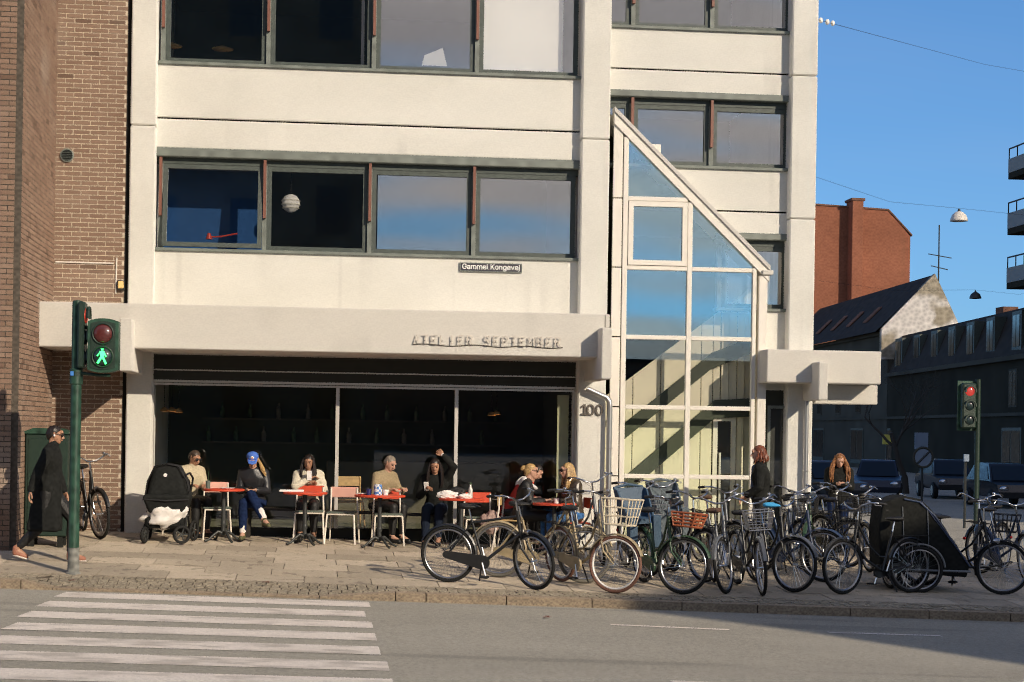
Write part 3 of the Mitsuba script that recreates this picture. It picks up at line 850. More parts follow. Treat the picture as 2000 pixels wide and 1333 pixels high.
part(tl, 'sticker', chbox(px_ - .06, px_ - .02, py_ - .082, py_ - .07, zpx(735), zpx(726), .004), 'm_sticker')
# side head for the cars, seen from behind
part(tl, 'side_housing', chbox(px_ + .02, px_ + .10, py_ - .14, py_ + .16, zpx(720), zpx(590), .02), 'm_green_dark')
for i, v in enumerate((618, 660, 700)):
    hd = part(tl, 'side_lens', MB().ell([px_ + .10, py_ - .04, zpx(v)], [.03, .09, .09]).mesh(), 'm_redpaint' if i == 0 else 'm_lens_dark', smooth=True)
    arc = [[px_ + .14, py_ - .04 + .10 * math.cos(a), zpx(v) + .10 * math.sin(a)] for a in np.linspace(-.3, 3.44, 14)]
    part(hd, 'visor', MB().tube(arc, .02, 5).mesh(), 'm_green_dark')
hx = X(203, 676, py_ - .1); hz = Zz(203, 676, py_ - .1); hw, hh = .175, .315
from shapely.geometry import Polygon as _Poly
out = []
for t in np.linspace(-1, 1, 9): out.append((hw * t, hh - .035 * t * t))
for t in np.linspace(1, -1, 9): out.append((hw * t, -hh + .035 * t * t))
m_ = trimesh.creation.extrude_polygon(_Poly(out).buffer(-.01).buffer(.01), .2, engine='earcut'); v = np.array(m_.vertices)
part(tl, 'housing', (np.stack([v[:, 0] + hx, py_ - .2 + v[:, 2], v[:, 1] + hz], -1), np.array(m_.faces)[:, ::-1]), 'm_green')
m_ = trimesh.creation.extrude_polygon(_Poly(out).buffer(-.035), .012, engine='earcut'); v = np.array(m_.vertices)
part(tl, 'front_plate', (np.stack([v[:, 0] + hx, py_ - .212 + v[:, 2], v[:, 1] + hz], -1), np.array(m_.faces)[:, ::-1]), 'm_green_dark')
for dz, mm, nm in ((.135, 'm_lens_red', 'red_lens'), (-.13, 'm_lens_dark', 'green_lens')):
    part(tl, nm, MB().ell([hx, py_ - .205, hz + dz], [.112, .055, .112], sub=3).mesh(), mm, smooth=True)
    part(tl, 'lens_hood', MB().tube([[hx + .118 * math.cos(a), py_ - .225, hz + dz + .118 * math.sin(a)] for a in np.linspace(0, 6.283, 25)[:-1]], .010, 6, closed=True).mesh(), 'm_green_dark')
fig = [[(-.012, .072), (.012, .072), (.016, .096), (-.016, .096)], [(-.03, .066), (.03, .066), (.022, -.01), (-.022, -.01)],
       [(-.02, .066), (-.03, .05), (-.066, .012), (-.052, .0)], [(.02, .066), (.056, .0), (.042, -.008), (.02, .03)],
       [(-.022, -.006), (.008, -.006), (-.044, -.09), (-.066, -.076)], [(.022, -.006), (-.006, -.006), (.036, -.094), (.06, -.088)]]
b = MB()
for pl in fig:
    a_ = sum(pl[i][0] * pl[(i + 1) % 4][1] - pl[(i + 1) % 4][0] * pl[i][1] for i in range(4))
    if a_ < 0: pl = pl[::-1]
    b.prism_y([(hx + x * .95, hz - .13 + z * .95) for x, z in pl], py_ - .268, py_ - .262)
k = fresh(f'{tl}__walking_figure')
scene[k] = mikit.ply(b.mesh(), 'm_black', emitter={'type': 'area', 'radiance': {'type': 'rgb', 'value': [0.06, 1.5, 0.22]}})
labels[k] = {'label': 'lit green walking figure'}
part(tl, 'bracket', MB().tube([[px_, py_ - .02, zpx(728)], [hx - .05, py_ - .1, zpx(733)], [hx + .08, py_ - .1, zpx(733)]], .018, 8).mesh(), 'm_green')
part(tl, 'bracket', MB().tube([[px_, py_ - .02, zpx(640)], [hx - .1, py_ - .1, zpx(640)]], .022, 8).mesh(), 'm_green_dark')

# --- utility cabinet by the recess
a, c = X(40, 940, 23.9), X(131, 940, 23.9); zb_ = float(gz(-3.6, 23.9)); zt_ = Zz(85, 848, 23.9)
a = max(a, xr + .015)
k = thing('utility_cabinet', 'dark green utility cabinet with a domed lid against the brick recess', 'cabinet')
part(k, 'body', chbox(a, c, 23.9, 24.3, zb_ + .14, zt_, .015), 'm_green_dark')
for fx in (a + .05, c - .12):
    for fy in (23.93, 24.2): part(k, 'foot', box(fx, fx + .07, fy, fy + .07, zb_ - .02, zb_ + .139), 'm_dark')
lid = [(a - .015, zt_ + .002), (c + .015, zt_ + .002), (c + .015, zt_ + .03), (c - .1, zt_ + .075), (a + .1, zt_ + .075), (a - .015, zt_ + .03)]
part(k, 'lid', MB().prism_y(lid, 23.88, 24.32).mesh(), 'm_green')
part(k, 'door', chbox(a + .04, c - .04, 23.885, 23.899, zb_ + .22, zt_ - .06, .004), 'm_green_dark')
part(k, 'handle', box(c - .12, c - .09, 23.86, 23.884, zb_ + .8, zb_ + .95), 'm_frame_light')


# --- cafe tables
def table(u, v, Y, r, label):
    x = X(u, v, Y); z0 = float(gz(x, Y)); h = .745
    k = thing('cafe_table', label, 'table', 'round red tables on iron feet along the cafe front')
    part(k, 'tabletop', MB().lathe([(.001, h - .03), (r - .01, h - .03), (r, h - .024), (r, h - .004), (r - .006, h), (.001, h)], (x, Y, z0), 36).mesh(), 'm_red')
    part(k, 'column', MB().lathe([(.001, h - .031), (.09, h - .033), (.03, h - .05), (.03, .30), (.04, .28), (.04, .24), (.028, .22), (.034, .10), (.001, .08)], (x, Y, z0), 14).mesh(), 'm_iron', smooth=40)
    for q in range(4):
        a = .5 + q * math.pi / 2; d = np.array([math.cos(a), math.sin(a), 0])
        part(k, 'foot', MB().tube([np.array([x, Y, z0]) + d * s + [0, 0, hh] for s, hh in ((.02, .13), (.08, .15), (.15, .10), (.22, .04), (.28, .02))], [.025, .022, .018, .016, .02], 7).mesh(), 'm_iron', smooth=60)
    return np.array([x, Y, z0 + h])


T1 = table(437, 960, 25.35, .29, 'red cafe table by the woman in the blue cap, leftmost')
T2 = table(596, 966, 25.35, .31, 'red cafe table with a pale tray, in front of the girl in cream')
T3 = table(742, 968, 25.35, .36, 'red cafe table with a blue tin and white cup, by the grey haired man')
T4 = table(901, 971, 25.35, .32, 'red cafe table with crumpled white napkins and a black pouch')
T5 = table(1083, 980, 25.1, .31, 'red cafe table between the two blonde women, behind bicycles')


# --- chairs: white tube frames with painted back boards
def chair(x, y, rz, board, label, seat=None, group='white tube cafe chairs with painted boards', z=None, frame='m_tube', name='cafe_chair', bh=.15, bw=.40):
    z0 = float(gz(x, y)) if z is None else z
    R = rotz(rz)
    k = thing(name, label, 'chair', group)
    at = lambda m_: place(m_, R, (x, y, z0))   # front of the seat looks to local -y
    tw = bw / 2 - .012
    part(k, 'backrest', at(chbox(-bw / 2, bw / 2, .185, .205, .805 - bh, .805, .006)), board)
    part(k, 'seat', at(chbox(-.2, .2, -.19, .17, .44, .458, .006)), seat or board)
    for s in (-1, 1):
        part(k, 'back_post', at(MB().tube([[s * (tw + .025), .27, 0], [s * (tw + .008), .20, .43], [s * tw, .178, .62], [s * tw, .176, .79]], .0125, 8).mesh()), frame)
        part(k, 'leg', at(MB().tube([[s * (tw + .03), -.22, 0], [s * (tw + .005), -.17, .42], [s * (tw - .01), -.13, .432]], .0125, 8).mesh()), frame)
    part(k, 'seat_rail', at(MB().tube([[-tw - .005, -.17, .425], [tw + .005, -.17, .425]], .0125, 8).mesh()), frame)
    part(k, 'seat_rail', at(MB().tube([[-tw - .008, .195, .425], [tw + .008, .195, .425]], .0125, 8).mesh()), frame)
    return k


mat('m_seatgreen', (0.10, 0.13, 0.11), 0.6)
chair(X(424, 950, 25.75), 25.72, .12, 'm_pink', 'pink backed white chair behind the leftmost table', 'm_seatgreen', bw=.36)
chair(X(605, 955, 25.75), 25.72, -.03, 'm_red', 'red backed white chair in front of the girl in cream', 'm_seatgreen')
chair(X(669, 955, 25.75), 25.72, -.16, 'm_pink', 'pink backed white chair beside the cafe mullion', 'm_seatgreen')
chair(X(758, 962, 25.75), 25.72, .04, 'm_red', 'red backed white chair in front of the grey haired man', 'm_seatgreen')
chair(X(935, 966, 25.75), 25.72, .03, 'm_red', 'red backed white chair behind the table with napkins', 'm_seatgreen')
chair(X(1003, 975, 25.5), 25.5, 1.3, 'm_wood', 'white chair turned sideways under the woman in the black jacket', 'm_wood')
chair(X(360, 975, 25.95), 25.98, .5, 'm_pink', 'white chair under the woman in the beige jumper', 'm_seatgreen')
chair(X(682, 960, 27.0), 27.05, .1, 'm_wood', 'plain wooden chair inside the cafe behind the glass', 'm_wood', None, .305, 'm_wood', 'wooden_chair')
xb0, xb1 = X(470, 990, 26.2), X(868, 990, 26.2)
k = thing('window_bench', 'long dark bench against the cafe plinth under the seated guests', 'bench')
bx0 = float(gz(xb0, 26.2))
for i in range(3):
    part(k, 'seat_slat', MB().hexa([[x, y, float(gz(x, 26.2)) + zz_] for x in (xb0, xb1) for y in (26.02 + .125 * i, 26.135 + .125 * i) for zz_ in (.40, .43)]).mesh(), 'm_darkwood')
for t in (.04, .35, .65, .96):
    x = xb0 + (xb1 - xb0) * t
    part(k, 'leg', box(x - .03, x + .03, 26.06, 26.36, float(gz(x, 26.2)) - .02, float(gz(x, 26.2)) + .399), 'm_darkwood')


# --- things on the tables
def cup(p, dx, dy, r, h, m_, label, cat='cup', name='cup'):
    c_ = p + [dx, dy, 0.001]
    return solo(name, MB().lathe([(.001, 0), (r * .8, 0), (r, h), (r * .88, h), (r * .7, .01), (.001, .01)], c_, 16).mesh(), m_, label, cat, smooth=40)


cup(T3, -.16, -.05, .04, .085, 'm_navy', 'dark blue mug on the table with the tin')
solo('tin', MB().lathe([(.001, 0), (.055, 0), (.06, .02), (.06, .13), (.05, .15), (.001, .152)], T3 + [-.03, -.03, .001], 18).mesh(), 'm_tin', 'blue and white patterned tin on the third red table', 'tin', smooth=40)
cup(T3, .08, -.02, .042, .075, 'm_china', 'white cup beside the patterned tin')
solo('plate', MB().lathe([(.001, 0), (.08, 0), (.12, .015), (.115, .018), (.001, .006)], T3 + [-.22, .1, .001], 20).mesh(), 'm_china', 'white plate at the left rim of the table with the tin', 'plate')
k = solo('tray', chbox(T2[0] - .36, T2[0] - .02, T2[1] - .1, T2[1] + .14, T2[2] + .002, T2[2] + .03, .006), 'm_china', 'pale flat tray reaching over the left rim of the second table', 'tray')
solo('plate', MB().lathe([(.001, 0), (.07, 0), (.11, .015), (.105, .018), (.001, .006)], T1 + [.05, -.06, .001], 20).mesh(), 'm_china', 'white plate with crumbs on the leftmost table', 'plate')
k = thing('drink_glass', 'tall drink with a green straw on the leftmost table', 'glass')
part(k, 'tumbler', MB().lathe([(.001, 0), (.028, 0), (.034, .11), (.03, .11), (.026, .008), (.001, .008)], T1 + [-.22, .02, .001], 14).mesh(), 'm_seatgreen'); part(k, 'straw', MB().tube([T1 + [-.22, .02, .02], T1 + [-.215, .02, .24]], .005, 5).mesh(), 'm_plantgreen')


def crumple(c_, r, m_, seed, **kw):
    m0 = trimesh.creation.icosphere(subdivisions=3); v = np.array(m0.vertices)
    n = meshkit.fbm(v * 2.3 + seed, 3, seed)[:, None]
    return (v * (0.55 + .9 * n) * r + c_, np.array(m0.faces))


solo('napkin', crumple(T4 + [-.2, -.05, .045], np.array([.15, .1, .06]), 'm_china', 3), 'm_cloth_white', 'crumpled white napkin at the left of the fourth table', 'napkin')
solo('napkin', crumple(T4 + [.04, -.12, .03], np.array([.09, .07, .04]), 'm_china', 8), 'm_cloth_white', 'small white napkin near the middle of the fourth table', 'napkin')
solo('pouch', crumple(T4 + [-.07, .02, .07], np.array([.13, .08, .09]), 'm_black', 5), 'm_black', 'black pouch between the napkins on the fourth table', 'bag')
k = thing('water_bottle', 'pale glass water bottle with green cap on the fourth table', 'bottle')
part(k, 'body', MB().lathe([(.001, 0), (.036, 0), (.036, .12), (.015, .16), (.015, .19), (.001, .19)], T4 + [.14, .14, .001], 14).mesh(), 'm_alu', smooth=40); part(k, 'cap', MB().lathe([(.001, .215), (.017, .215), (.017, .191), (.001, .191)], T4 + [.14, .14, .001], 10).mesh(), 'm_plantgreen')
cup(T5, .02, -.05, .04, .07, 'm_china', 'white cup on the table between the two blonde women')
solo('bag', crumple(np.array([X(955, 985, 25.7), 25.45, .52]), np.array([.14, .1, .16]), 'm_pink', 12), mat('m_bagpink', (0.32, 0.22, 0.19), 0.8), 'dusky pink bag hanging behind the chair at the fourth table', 'bag', smooth=True)

# --- stroller
sx, sy = X(328, 990, 25.1), 25.1
sz = float(gz(sx, sy))
k = thing('stroller', 'black stroller with a big hood and a white sack in its basket', 'stroller')


from functools import reduce
hull = lambda *ps: m3.Manifold.hull_points(np.vstack([np.array(trimesh.creation.icosphere(subdivisions=2).vertices) * r + np.asarray(q, float) for q, r in ps]))


def soft(ms, l=.03, w=.006, sd=0):
    m_ = m3.Manifold.batch_boolean(ms, m3.OpType.Add).refine_to_length(l).to_mesh()
    t = trimesh.Trimesh(m_.vert_properties[:, :3], m_.tri_verts, process=True); trimesh.smoothing.filter_taubin(t, iterations=4)
    v = np.array(t.vertices); v = v + np.array(t.vertex_normals) * ((meshkit.fbm(v * 11 + sd, 3, sd) - .5) * 2 * w)[:, None]
    return v, np.array(t.faces)


o = np.array([sx, sy, sz])
part(k, 'hood', soft([hull((o + [-.20, -.22, .66], .07), (o + [.20, -.20, .68], .07), (o + [-.20, .26, .70], .08), (o + [.22, .24, .72], .08),
                            (o + [-.12, -.16, .97], .08), (o + [.08, -.14, .99], .08), (o + [-.12, .2, .96], .09), (o + [.12, .2, .94], .09))], .035, .014, 4), 'm_blackcloth', smooth=50)
for yy in (-.2, .0, .2):
    part(k, 'hood_rib', MB().tube([o + [-.29, yy, .66], o + [-.265, yy, .84], o + [-.17, yy, 1.045], o + [-.02, yy, 1.08], o + [.15, yy, 1.05], o + [.27, yy, .84], o + [.30, yy, .68]], .012, 6).mesh(), 'm_black', smooth=60)
part(k, 'carrycot', soft([hull((o + [-.20, -.28, .46], .05), (o + [.20, -.28, .46], .05), (o + [-.22, .3, .46], .05), (o + [.22, .3, .46], .05), (o + [-.27, -.32, .62], .045), (o + [.27, -.32, .62], .045), (o + [-.27, .34, .64], .045), (o + [.27, .34, .64], .045))], .04, .008, 9), 'm_blackcloth', smooth=50)
part(k, 'apron_strap', MB().tube([o + [-.31, -.36, .60], o + [0, -.385, .585], o + [.31, -.36, .60]], .012, 6).mesh(), 'm_bagpink' if False else 'm_black')
part(k, 'badge', MB().lathe([(.001, 0), (.026, 0)], (sx - .02, sy - .262, sz + .93), 12, axis='y').mesh(), 'm_china')
part(k, 'handle', MB().tube([[sx + .28, sy + .2, sz + .62], [sx + .33, sy + .1, sz + .88], [sx + .30, sy - .1, sz + .96], [sx + .24, sy - .2, sz + .93]], .014, 7).mesh(), 'm_black')
part(k, 'basket', chbox(sx - .29, sx + .24, sy - .30, sy + .25, sz + .20, sz + .36, .04), 'm_blackcloth')
for s in (-1, 1):
    part(k, 'frame_tube', MB().tube([[sx + s * .26, sy - .32, sz + .13], [sx + s * .27, sy - .05, sz + .5], [sx + s * .27, sy + .1, sz + .7]], .014, 7).mesh(), 'm_black')
    part(k, 'frame_tube', MB().tube([[sx + s * .27, sy + .36, sz + .14], [sx + s * .27, sy + .05, sz + .5]], .014, 7).mesh(), 'm_black')
for (wx, wy, r, rz) in ((-.28, -.34, .115, 1.25), (.22, -.36, .125, .35), (.34, .30, .145, 1.2), (-.30, .32, .145, 1.3)):
    R = rotz(rz); c_ = np.array([sx + wx, sy + wy, sz + r])
    circ = [R @ np.array([(r - .02) * math.cos(a), 0, (r - .02) * math.sin(a)]) + c_ for a in np.linspace(0, 6.283, 25)[:-1]]
    w = part(k, 'wheel', MB().tube(circ, .021, 8, closed=True).mesh(), 'm_rubber', smooth=60)
    b = MB()
    for q in range(5):
        a = q * 6.283 / 5; b.tube([c_, R @ np.array([(r - .025) * math.cos(a), 0, (r - .025) * math.sin(a)]) + c_], .011, 5)
    part(w, 'spokes', b.mesh(), 'm_iron')
sk = crumple(np.zeros(3), np.array([.30, .22, .20]), 0, 21)
v = sk[0].copy(); v[:, 2] += .22 * v[:, 0]
solo('sack', (v + [sx - .02, sy - .16, sz + .40], sk[1]), 'm_cloth_white', 'white cloth sack bulging out of the stroller basket', 'bag', smooth=True)
# ================================================================== bicycles
mat('m_bikeblack', (0.014, 0.015, 0.016), 0.28, clearcoat=0.6)
mat('m_beige', grain((0.34, 0.27, 0.16), 0.3, 12), 0.45)
mat('m_tyre_grey', (0.12, 0.11, 0.09), 0.8)
mat('m_bikegreen', (0.03, 0.07, 0.035), 0.35, clearcoat=0.5)
mat('m_bikeblue', (0.03, 0.05, 0.10), 0.35, clearcoat=0.5)
mat('m_bikegrey', (0.16, 0.17, 0.18), 0.35, metal=0.4)
mat('m_tyre_brown', (0.16, 0.075, 0.05), 0.7)
mat('m_rim_white', (0.72, 0.70, 0.66), 0.35)
mat('m_rim', (0.45, 0.45, 0.45), 0.3, metal=0.9)
mat('m_saddle_brown', (0.10, 0.045, 0.02), 0.5)
mat('m_skyblue', (0.06, 0.38, 0.68), 0.6)
mat('m_childseat', (0.035, 0.075, 0.125), 0.6)
mat('m_childseat_grey', grain((0.10, 0.125, 0.14), 0.5, 30), 0.8)
mat('m_basket', (0.62, 0.54, 0.40), 0.5)
mat('m_crate', (0.30, 0.085, 0.035), 0.5)
mat('m_lampred', (0.5, 0.02, 0.02), 0.2)


def ringpts(c_, r, n=40, a0=0.0, a1=2 * math.pi, closed=True):
    aa = np.linspace(a0, a1, n + 1)[:-1] if closed else np.linspace(a0, a1, n)
    return [[c_[0] + r * math.cos(a), c_[1], c_[2] + r * math.sin(a)] for a in aa]


def bicycle(label, rear, head, steer=0.0, paint='m_bikeblack', tyre='m_rubber', rim='m_rim', saddle='m_black', step=True, basket=None, rack=True, childseat=None, guard='same',
            rubber=None, lean=0.06, cover=None, stand=True, chain='same', group=None, lamp=True, bar='m_chrome', r=.345, stalk=0.0):
    k = thing('bicycle', label, 'bicycle', group)
    g0 = np.array([rear[0], rear[1], 0]); R = rotz(head)
    fwd = R @ np.array([1.0, 0, 0]); fz = lambda p: float(gz(p[0], p[1]))
    z0, z1 = fz(g0), fz(g0 + fwd * 1.1)
    pit = math.atan2(z1 - z0, 1.1)
    Rp = np.array([[math.cos(pit), 0, -math.sin(pit)], [0, 1, 0], [math.sin(pit), 0, math.cos(pit)]])
    Rl = np.array([[1, 0, 0], [0, math.cos(lean), -math.sin(lean)], [0, math.sin(lean), math.cos(lean)]])
    M = R @ Rp @ Rl
    xf = lambda v: v @ M.T + [rear[0], rear[1], z0 + .004]
    hb, ht = np.array([.895, 0, .66]), np.array([.84, 0, .90])
    ax_ = (hb - ht) / np.linalg.norm(hb - ht) * -1
    c, s = math.cos(steer), math.sin(steer); Kx = np.array([[0, -ax_[2], ax_[1]], [ax_[2], 0, -ax_[0]], [-ax_[1], ax_[0], 0]])
    Rs = np.eye(3) + s * Kx + (1 - c) * Kx @ Kx
    xs = lambda v: xf((v - hb) @ Rs.T + hb)
    add = lambda par, nm, b, m_, fr=False, **kw: part(par, nm, b.mesh(xs if fr else xf), m_, **kw)
    A, B = np.array([0, 0, r]), np.array([1.10, 0, r])
    for C, fr, nm in ((A, False, 'rear_wheel'), (B, True, 'front_wheel')):
        w = add(k, nm, MB().tube(ringpts(C, r - .021, 44), .021, 8, closed=True), tyre, fr, smooth=60)
        rm = MB()
        rm.tube(ringpts(C, r - .050, 44), .0155, 6, closed=True)
        add(w, 'rim', rm, rim, fr, smooth=60)
        add(w, 'hub', MB().lathe([(.001, -.05), (.018, -.05), (.018, -.03), (.012 if fr else .03, -.02), (.012 if fr else .03, .02), (.018, .03), (.018, .05), (.001, .05)], C, 12, axis='y'), 'm_chrome', fr)
        sp = MB()
        for q in range(28):
            a = q * 2 * math.pi / 28; e = a + (.35 if q % 2 else -.35)
            sp.tube([C + [.018 * math.cos(e), .028 * (1 if q % 4 < 2 else -1), .018 * math.sin(e)], C + [(r - .06) * math.cos(a), 0, (r - .06) * math.sin(a)]],   .0022, 3, caps=False)
        add(w, 'spokes', sp, 'm_chrome', fr, kind='stuff')
    gm = paint if guard == 'same' else guard
    if guard:
        for C, fr, a0, a1 in ((A, False, -.35, 2.75), (B, True, .35, 2.9)):
            b = MB(); aa = np.linspace(a0, a1, 18)
            pr = [(-.030, .006), (-.018, .024), (.018, .024), (.030, .006)]
            vv = []; ff = []
            for a in aa:
                for y_, dr_ in pr:
                    rr = r + dr_; vv.append(C + [rr * math.cos(a), y_, rr * math.sin(a)])
            for i in range(len(aa) - 1):
                for j in range(3):
                    q0 = i * 4 + j; ff += [[q0, q0 + 4, q0 + 5], [q0, q0 + 5, q0 + 1]]
            b.add(vv, ff)
            add(k, 'rear_mudguard' if not fr else 'front_mudguard', b, gm, fr)
    bb_, st_ = np.array([.45, 0, .28]), np.array([.275, 0, .78])
    f = MB()
    f.tube([bb_, st_], .017, 8)
    if step:
        f.tube([hb + [.01, 0, -.02], np.array([.70, 0, .42]), bb_ + [.03, 0, .02]], .019, 8)
        f.tube([ht, np.array([.68, 0, .62]), np.array([.50, 0, .47]), bb_ + (st_ - bb_) * .35], .015, 8)
    else:
        f.tube([hb, bb_], .019, 8); f.tube([ht - [0, 0, .04], st_ - [0, 0, .04]], .016, 8)
    f.tube([ht + [-.003, 0, .03], hb + [.003, 0, -.03]], .023, 8)
    for y_ in (-.05, .05):
        f.tube([bb_ + [0, y_ * .6, 0], A + [.0, y_, 0]], .011, 6); f.tube([st_ - [0, -y_ * .3, .05], A + [0, y_, 0]], .009, 6)
    add(k, 'frame', f, paint, smooth=60)
    f = MB()
    f.tube([hb + [0, 0, -.01], hb + [.02, 0, -.06]], .022, 8)
    for y_ in (-.055, .055):
        f.tube([hb + [.02, y_, -.05], hb + [.06, y_, -.17], B + [0, y_, 0]], [.014, .013, .009], 8)
    add(k, 'fork', f, paint, True, smooth=60)
    # cockpit
    top_ = ht + [-.015, 0, .14 + stalk]
    add(k, 'stem', MB().tube([ht + [0, 0, .03], top_, top_ + [.05, 0, .02]], .012, 8), 'm_chrome', True)
    h0 = top_ + [.05, 0, .02]
    left = [[0, 0, 0], [0.01, .06, .005], [.03, .14, .05], [-.03, .23, .085], [-.13, .285, .08], [-.22, .30, .065]]
    pts = [h0 + [x, -y, z] for x, y, z in left[::-1]] + [h0 + [x, y, z] for x, y, z in left[1:]]
    add(k, 'handlebar', MB().tube(pts, .0115, 8), bar, True, smooth=60)
    for s_ in (-1, 1):
        add(k, 'grip', MB().tube([h0 + [-.12, s_ * .284, .081], h0 + [-.235, s_ * .302, .062]], .017, 8), 'm_black', True)
    for s_ in (-1, 1):
        add(k, 'brake_lever', MB().tube([h0 + [-.06, s_ * .265, .085], h0 + [-.04, s_ * .30, .055], h0 + [-.14, s_ * .315, .045]], .005, 5), 'm_chrome', True)
    add(k, 'cable', MB().tube([h0 + [-.05, -.26, .085], h0 + [.07, -.16, .06], h0 + [.09, -.04, -.05], hb + [.06, -.03, .05], hb + [.03, -.02, -.05]], .0035, 4), 'm_black', True)
    add(k, 'bell', MB().ell(h0 + [-.03, .20, .10], [.026, .026, .02], sub=1), 'm_chrome', True, smooth=True)
    if lamp:
        add(k, 'front_lamp', MB().lathe([(.001, .05), (.035, .05), (.04, .03), (.02, -.03), (.001, -.03)], hb + [.10, 0, .03], 12, axis='x'), 'm_chrome', True, smooth=40)
    # saddle
    sc = st_ + [-.045, 0, .16]
    add(k, 'seat_post', MB().tube([st_, st_ + [-.035, 0, .13]], .012, 8), 'm_chrome')
    sd = MB(); v, f_ = MB().ell([0, 0, 0], [1, 1, 1], sub=2).mesh(); v = v.copy()
    t = (v[:, 0] + 1) / 2; wd = .105 * (1 - t) ** .8 * (1 - .1 * t) + .026
    v = np.stack([v[:, 0] * .14 + .02, v[:, 1] * wd * 1.1, np.where(v[:, 2] > 0, v[:, 2] * .028 + .012 * (v[:, 0] < -.3), v[:, 2] * .05 * (1.1 - t))], -1)
    sd.add(v + sc, f_)
    add(k, 'saddle', sd, cover or saddle, smooth=True, label='bright blue saddle cover' if cover else None)
    # drive train
    cm = paint if chain == 'same' else chain
    b = MB(); oc = []
    for a in np.linspace(-1.57, 1.57, 9): oc.append((bb_[0] + .088 * math.cos(a), bb_[2] + .088 * math.sin(a)))
    for a in np.linspace(1.57, 4.71, 7): oc.append((-.01 + .042 * math.cos(a), r + .042 * math.sin(a)))
    m_ = trimesh.creation.extrude_polygon(_Poly(oc), .03, engine='earcut'); v = np.array(m_.vertices)
    b.add(np.stack([v[:, 0], -.075 + v[:, 2], v[:, 1]], -1), np.array(m_.faces)[:, ::-1])
    add(k, 'chain_case', b, cm)
    for s_, a in ((-1, -1.25), (1, 1.9)):
        e = bb_ + [.17 * math.cos(a), s_ * .095, .17 * math.sin(a)]
        add(k, 'crank', MB().tube([bb_ + [0, s_ * .08, 0], e], .011, 6), 'm_chrome')
        add(k, 'pedal', MB().box(e[0] - .045, e[0] + .045, e[1] + s_ * .01, e[1] + s_ * .10, e[2] - .012, e[2] + .012), 'm_black')
    if stand:
        add(k, 'kickstand', MB().tube([bb_ + [-.04, .05, -.03], [.36, .17, .02]], .010, 6), 'm_black')
    if rack:
        b = MB(); zr = 2 * r + .035
        for y_ in (-.06, 0, .06): b.tube([[-.28, y_, zr], [.18, y_, zr]], .006, 5)
        for x_ in (-.28, -.05, .18): b.tube([[x_, -.065, zr], [x_, .065, zr]], .006, 5)
        for y_ in (-.065, .065): b.tube([[-.1, y_, zr], [0, y_, r]], .006, 5)
        add(k, 'rear_rack', b, 'm_black'); add(k, 'rear_lamp', MB().ell([-.37, 0, r + .12], [.02, .03, .025], sub=1), 'm_lampred', smooth=True)
    if basket:
        kind, col, (w0, w1, h_, d_) = basket
        # front basket hung before the handlebar: bottom smaller than top
        b = MB(); o = hb + [.09, 0, .16]
        rect = lambda t: [o + [-.0 - .03 * t, -(w0 + (w1 - w0) * t), h_ * t], o + [d_ + .05 * t, -(w0 + (w1 - w0) * t), h_ * t], o + [d_ + .05 * t, w0 + (w1 - w0) * t, h_ * t], o + [-.03 * t, w0 + (w1 - w0) * t, h_ * t]]
        if kind == 'wire':
            wr_ = .0065 if col == 'm_basket' else .004; nw = 5 if col == 'm_basket' else 7
            for t in (0, .33, .66, 1.0): b.tube(rect(t) + [rect(t)[0]], wr_ * 1.7 if t in (0, 1.0) else wr_, 5)
            r0, r1 = rect(0), rect(1)
            for e in range(4):
                for q in np.linspace(0, 1, nw)[:-1]:
                    p0 = r0[e] + (r0[(e + 1) % 4] - r0[e]) * q; p1_ = r1[e] + (r1[(e + 1) % 4] - r1[e]) * q
                    b.tube([p0, p1_], wr_, 4)
            for q in np.linspace(0, 1, 6): b.tube([r0[0] + (r0[3] - r0[0]) * q, r0[1] + (r0[2] - r0[1]) * q], .003, 4)
        else:
            for t in np.linspace(0, 1, 5): b.tube(rect(t) + [rect(t)[0]], .014, 4)
            r0, r1 = rect(0), rect(1)
            for e in range(4):
                for q in (0, .5):
                    p0 = r0[e] + (r0[(e + 1) % 4] - r0[e]) * q; b.tube([p0, r1[e] + (r1[(e + 1) % 4] - r1[e]) * q], .012, 4)
            b.quad(*r0)
        add(k, 'basket', b, col, True)
    if childseat:
        col = childseat; b = MB(); zr = 2 * r + .06
        sh = lambda pl: np.array(pl)
        # shell: seat pan, high back with side wings, foot wells
        back = [[-.30, -.17, zr + .06], [-.42, -.20, zr + .42], [-.42, .20, zr + .42], [-.30, .17, zr + .06]]
        for dx in (0, .03):
            p_ = [np.array(q) + [dx, 0, 0] for q in back]
            b.quad(*p_)
        for s_ in (-1, 1):
            b.hexa([[-.30, s_ * .16, zr + .05], [-.44, s_ * .19, zr + .42], [-.30, s_ * .18, zr + .05], [-.44, s_ * .21, zr + .42],
                    [-.02, s_ * .16, zr + .08], [-.30, s_ * .19, zr + .40], [-.02, s_ * .18, zr + .08], [-.30, s_ * .21, zr + .40]])
            b.box(-.0, .12, s_ * .16 - .05, s_ * .16 + .05, zr - .30, zr + .1)
        b.box(-.34, .06, -.17, .17, zr + .0, zr + .06)
        b.tube([[-.44, -.2, zr + .42], [-.46, 0, zr + .46], [-.44, .2, zr + .42]], .02, 6)
        add(k, 'child_seat', b, col, smooth=30)
    return k


